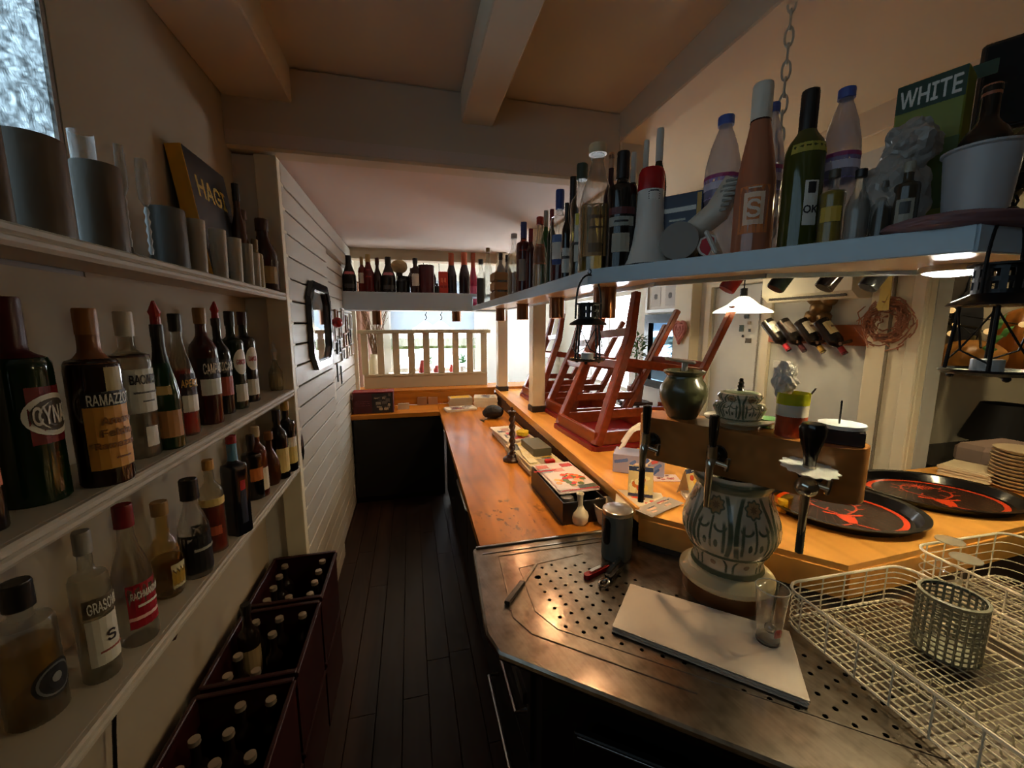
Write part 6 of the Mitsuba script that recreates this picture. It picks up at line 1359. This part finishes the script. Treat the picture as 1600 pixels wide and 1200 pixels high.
# dining chairs and tables beyond the bar
def dining_chair(label, x, y, rz):
    t = thing('dining_chair', label, 'chair', 'dining chairs beyond the bar'); c, s = math.cos(rz), math.sin(rz)
    M = np.eye(4); M[:2, :2] = [[c, -s], [s, c]]; M[:3, 3] = (x, y, 0)
    put('seat', lay(move(prism(rpoly(.43, .42, .04), .04), 0, 0, .44), M), CHAIRW, t, False)
    for a in (-1, 1):
        put('leg', lay(bar((a * .19, -.18, 0), (a * .19, -.18, .44), .036, .036), M), CHAIRW, t, False)
        put('back_post', lay(bar((a * .19, .20, 0), (a * .19, .26, 1.0), .036, .036, (0, 1, 0)), M), CHAIRW, t, False)
    for z in (.62, .74, .86, .97): put('slat', lay(bar((-.18, .20 + .06 * z, z), (.18, .20 + .06 * z, z), .016, .045), M), CHAIRW, t, False)
    return t
for i, (x, y, r_, lb_) in enumerate(((1.98, 2.46, .2, 'red-brown dining chair with slatted back seen through the nearest upturned stool'), (2.12, 3.22, -1.5, 'red-brown slat-back dining chair beside the door wall'), (1.85, 3.85, .2, 'red-brown slat-back dining chair farther back by the window'))): dining_chair(lb_, x, y, r_)
for (x, y, lb_) in ((1.95, 4.75, 'dining table with a white cloth under the side window'), (.35, 5.55, 'dining table with a pale cloth beyond the railing')):
    t = thing('dining_table', lb_, 'table')
    put('top', box(.8, .8, .03, x, y, .72, .004), P((120, 50, 28), .3), t, False)
    put('cloth', box(.82, .82, .004, x, y, .7505), P((206, 204, 200), .6), t, False)
    put('pedestal', cyl(.05, .72, x, y, 0.0), P((90, 36, 20), .4), t, 30)
# far window dressing
TH = 'mat_thin_blind'
scene[TH] = {'type': 'principledthin', 'base_color': {'type': 'rgb', 'value': [.42, .46, .50]}, 'roughness': .8, 'diff_trans': 1.0}
t = thing('roller_blind', 'pale bluish roller blind lowered over the upper half of the far window', 'blind')
put('fabric', span(-.27, .99, 6.40, 6.402, 1.66, 2.42), TH, t, False)
put('hem_bar', span(-.27, .99, 6.392, 6.41, 1.64, 1.66, .003), P((190, 196, 200), .5), t, False)
scene['mat_thin_valance'] = {'type': 'principledthin', 'base_color': {'type': 'rgb', 'value': [.17, .17, .13]}, 'roughness': .8, 'diff_trans': .9}
t = thing('valance', 'short cream valance with a green hem across the far window', 'curtain')
V_ = [(x_, 6.37 + .012 * math.sin(x_ * 50), z_) for z_ in (1.43, 1.55) for x_ in np.linspace(-.28, 1.0, 80)]
put('cloth', tm(V_, [q for i in range(79) for q in ((i, i + 1, 81 + i), (i, 81 + i, 80 + i))]), 'mat_thin_valance', t, True)
V_ = [(x_, 6.368 + .012 * math.sin(x_ * 50), z_) for z_ in (1.39, 1.43) for x_ in np.linspace(-.28, 1.0, 80)]
put('hem', tm(V_, [q for i in range(79) for q in ((i, i + 1, 81 + i), (i, 81 + i, 80 + i))]), P((120, 140, 90), .7), t, True, 'green hem')
def curtain(label, x0, x1, y, z0, z1, c, wob=.02):
    t = thing('curtain', label, 'curtain'); n = 60
    V_ = [(x_, y + wob * math.sin((x_ - x0) * 70), z_) for z_ in (z0, z1) for x_ in np.linspace(x0, x1, n)]
    put('cloth', tm(V_, [q for i in range(n - 1) for q in ((i, i + 1, n + i + 1), (i, n + i + 1, n + i))]), P(c, .8), t, True)
    put('rod', tube([(x0 - .02, y, z1 + .015), (x1 + .02, y, z1 + .015)], .012), P((90, 60, 40), .4), t)
curtain('pinkish curtain hanging at the left beyond the railing', -.80, -.52, 5.85, .4, 2.3, (176, 140, 128))
t = thing('dried_branches', 'bare dried branches spreading from a pale vase behind the railing', 'branches')
rg = random.Random(15); br = []
for i in range(26):
    a, l = rg.uniform(-.5, .5), rg.uniform(.5, .95)
    br.append(tube([(-.46 + .02 * rg.random() + math.sin(a) * l * k * (.4 + .6 * k) + .03 * math.sin(5 * k + i), 5.5 + rg.gauss(0, .05) * k, 1.36 + l * k) for k in np.linspace(0, 1, 6)], [.006, .005, .005, .004, .003, .002], 5))
put('twigs', cat(br), P((110, 78, 54), .8), t, True, stuff=True)
put('vase', move(lathe([(0, 0), (.06, 0), (.09, .10), (.08, .24), (.045, .32), (.055, .36), (.045, .36), (0, .30)], 24), -.46, 5.5, 1.02), P((196, 180, 150), .4), t, 40)
t = thing('vase_stand', 'cream pedestal under the vase of branches', 'pedestal')
put('column', box(.26, .26, 1.02, -.46, 5.5, 0, .006), CREAM, t, False)
for i, (x, h_, r_, c, lb_) in enumerate(((.00, .12, .02, (226, 226, 220), 'tiny white figure'), (.17, .20, .055, (140, 36, 30), 'dark red cone candle, leftmost'), (.39, .11, .05, (150, 50, 46), 'round dark red candle'), (.46, .20, .03, (190, 40, 30), 'tall slim red candle'), (.62, .12, .035, (176, 60, 46), 'short red candle left of a pair'), (.69, .13, .03, (170, 70, 50), 'short red candle right of a pair'), (.90, .13, .03, (70, 60, 60), 'dark candle by the right end'))):
    t = thing('candle', lb_ + ' on the sill of the far window', 'candle')
    put('wax', move(lathe([(0, 0), (r_, 0), (r_ * .95, h_ * .4), (r_ * .45, h_ * .95), (0, h_)], 18), x, 6.40, 1.0205), P(c, .4), t, 40)
rg = random.Random(19)
for i, x in enumerate((.27, .80)):
    t = thing('sill_plant', ('left' if i == 0 else 'right') + ' small green leafy plant on the sill of the far window', 'plant')
    lv = []
    for j in range(40):
        a = rg.random() * 2 * PI; L_ = rg.uniform(.06, .12)
        lv.append(move(tm([(0, 0, 0), (L_ * .5, .012, .012), (L_, 0, -.01), (L_ * .5, -.012, .012)], [(0, 1, 2), (0, 2, 3)]), x, 6.42, 1.14 + .10 * rg.random(), rz=a, ry=-rg.random()))
    put('leaves', cat(lv), P((70, 120, 66), .5), t, False, stuff=True)
    put('pot', move(lathe([(0, 0), (.035, 0), (.045, .08), (0, .07)], 18), x, 6.42, 1.0205), P((196, 190, 180), .5), t, 30)
    put('stem', tube([(x, 6.42, 1.08), (x, 6.42, 1.22)], .004), P((70, 100, 50), .6), t)
# right end: decorations on the cream wall beyond the ledge
t = thing('dark_picture', 'dark unframed picture on the cream wall right of the pilaster', 'picture')
a_, b_ = (3.2894, 1.93, 2.0363), (3.6314, 1.93, 1.7842)
put('panel', span(a_[0], b_[0], 1.93, 1.949, b_[2], a_[2] + .06, .002), P((70, 64, 60), .5), t, False)
def gourd(label, p, r, c, sx=1., k=8, h=1.):
    x, y, z = p; t = thing('gourd', label, 'gourd')
    m = trimesh.creation.icosphere(subdivisions=4); v = np.array(m.vertices); a = np.arctan2(v[:, 1], v[:, 0]); v *= (1 - .07 * np.cos(a * k) * (1 - v[:, 2] ** 2))[:, None]
    m.vertices = v * [r * sx, r * sx * .8, r * h]
    put('body', move(m, x, y, z), P(c, .4), t, True)
    put('stalk', tube([(x, y, z + r * h * .9), (x + .01, y, z + r * h * 1.25)], [.016, .010], 8), P((90, 80, 40), .7), t)
    put('hanging_wire', tube([(x + .01, y, z + r * h * 1.2), (x + .01, 1.93, z + r * h + .16), (x + .01, 1.949, z + r * h + .16)], .003, 5), IRON, t)
gourd('squat orange pumpkin hanging on the cream wall at the right, left one', (3.4547, 1.78, 1.5522), .17, (190, 130, 60), 1.05, 8, .62)
gourd('tall orange gourd hanging on the cream wall at the right edge', (3.8275, 1.74, 1.6394), .17, (184, 112, 44), .95, 8, 1.3)
t = thing('dark_bag', 'dark blue-black cloth bag hanging on the cream wall above the pumpkin', 'bag')
p = (3.64, 1.915, 1.7841)
m = crumple(.28, .055, .40, .14, 83, 4)
put('cloth', move(m, *p), P((26, 30, 38), .8), t, True)
put('strap', tube([(p[0] - .05, p[1], p[2] + .15), (p[0], 1.94, p[2] + .34), (p[0] + .02, 1.949, p[2] + .34), (p[0] + .05, p[1], p[2] + .15)], .008), P((26, 30, 38), .8), t)
t = thing('leaf_sprig', 'sprig of bright green leaves among small amber lights above the pumpkins', 'leaves')
p = np.array((3.2463, 1.6, 1.6511)); lv = []
for i, (dx, dz, a) in enumerate(((0, 0, .3), (.08, .03, .5), (-.05, -.03, -.1), (.03, .06, .9))):
    lv.append(move(tm([(0, 0, 0), (.05, 0, .028), (.14, 0, 0), (.05, 0, -.028), (.07, -.012, 0)], [(0, 1, 4), (1, 2, 4), (2, 3, 4), (3, 0, 4)]), p[0] + dx, p[1], p[2] + dz, ry=-a))
put('leaves', cat(lv), P((90, 150, 70), .4), t, False)
put('stem', tube([(p[0] - .06, p[1], p[2] - .03), (p[0] + .1, p[1] + .1, p[2] + .08), (p[0] + .15, 1.949, p[2] + .12)], .006), P((50, 40, 26), .6), t)
for i, (q, nm) in enumerate((((3.1202, 1.72, 1.8364), 'topmost left'), ((3.1766, 1.72, 1.7538), 'middle left'), ((3.1451, 1.72, 1.7007), 'lowest left'), ((3.3407, 1.66, 1.7122), 'inner'), ((3.5134, 1.6, 1.7537), 'right'))):
    t = thing('fairy_light', nm + ' small amber ball light by the pumpkins', 'light')
    emit('ball', move(trimesh.creation.icosphere(subdivisions=2, radius=.017), *q), t, (.26, .15, .05))
    put('wire', tube([(q[0], q[1] + .012, q[2]), (q[0] + .03, 1.90, q[2] + .06), (q[0] + .03, 1.949, q[2] + .06)], .003, 5), IRON, t)
t = thing('side_table', 'low black side table against the cream wall behind the far tray', 'table')
c_ = (3.3395, 1.66, 0.9442); zt = c_[2]
x0_, x1_ = c_[0] - .42, c_[0] + .62
put('top', span(x0_, x1_, 1.45, 1.90, zt - .04, zt, .006), P((16, 15, 16), .4), t, False)
for x in (x0_ + .06, x1_ - .08):
    for y in (1.50, 1.86): put('leg', span(x, x + .05, y - .025, y + .025, 0, zt - .04, .003), P((60, 36, 24), .5), t, False)
t = thing('table_lamp', 'table lamp with a black shade behind the plate stack', 'lamp')
q = (3.8307, 1.76, 0.9798)
put('shade', move(lathe([(.19, 0), (.11, .25), (.107, .25), (.186, 0)], 32), q[0], q[1], q[2]), P((14, 14, 15), .6), t, 40)
put('base', move(lathe([(0, 0), (.10, 0), (.105, .03), (.04, .06), (.025, q[2] - zt + .2), (0, q[2] - zt + .2)], 24), q[0], q[1], zt), P((150, 130, 116), .5), t, 40)
q = (3.4265, 1.62, 0.9747)
t = thing('cushion', 'pinkish upholstered cushion block on the black side table', 'cushion')
put('block', box(.42, .16, .12, q[0] - .1, 1.54, zt, .025), P((176, 150, 136), .7), t, False)
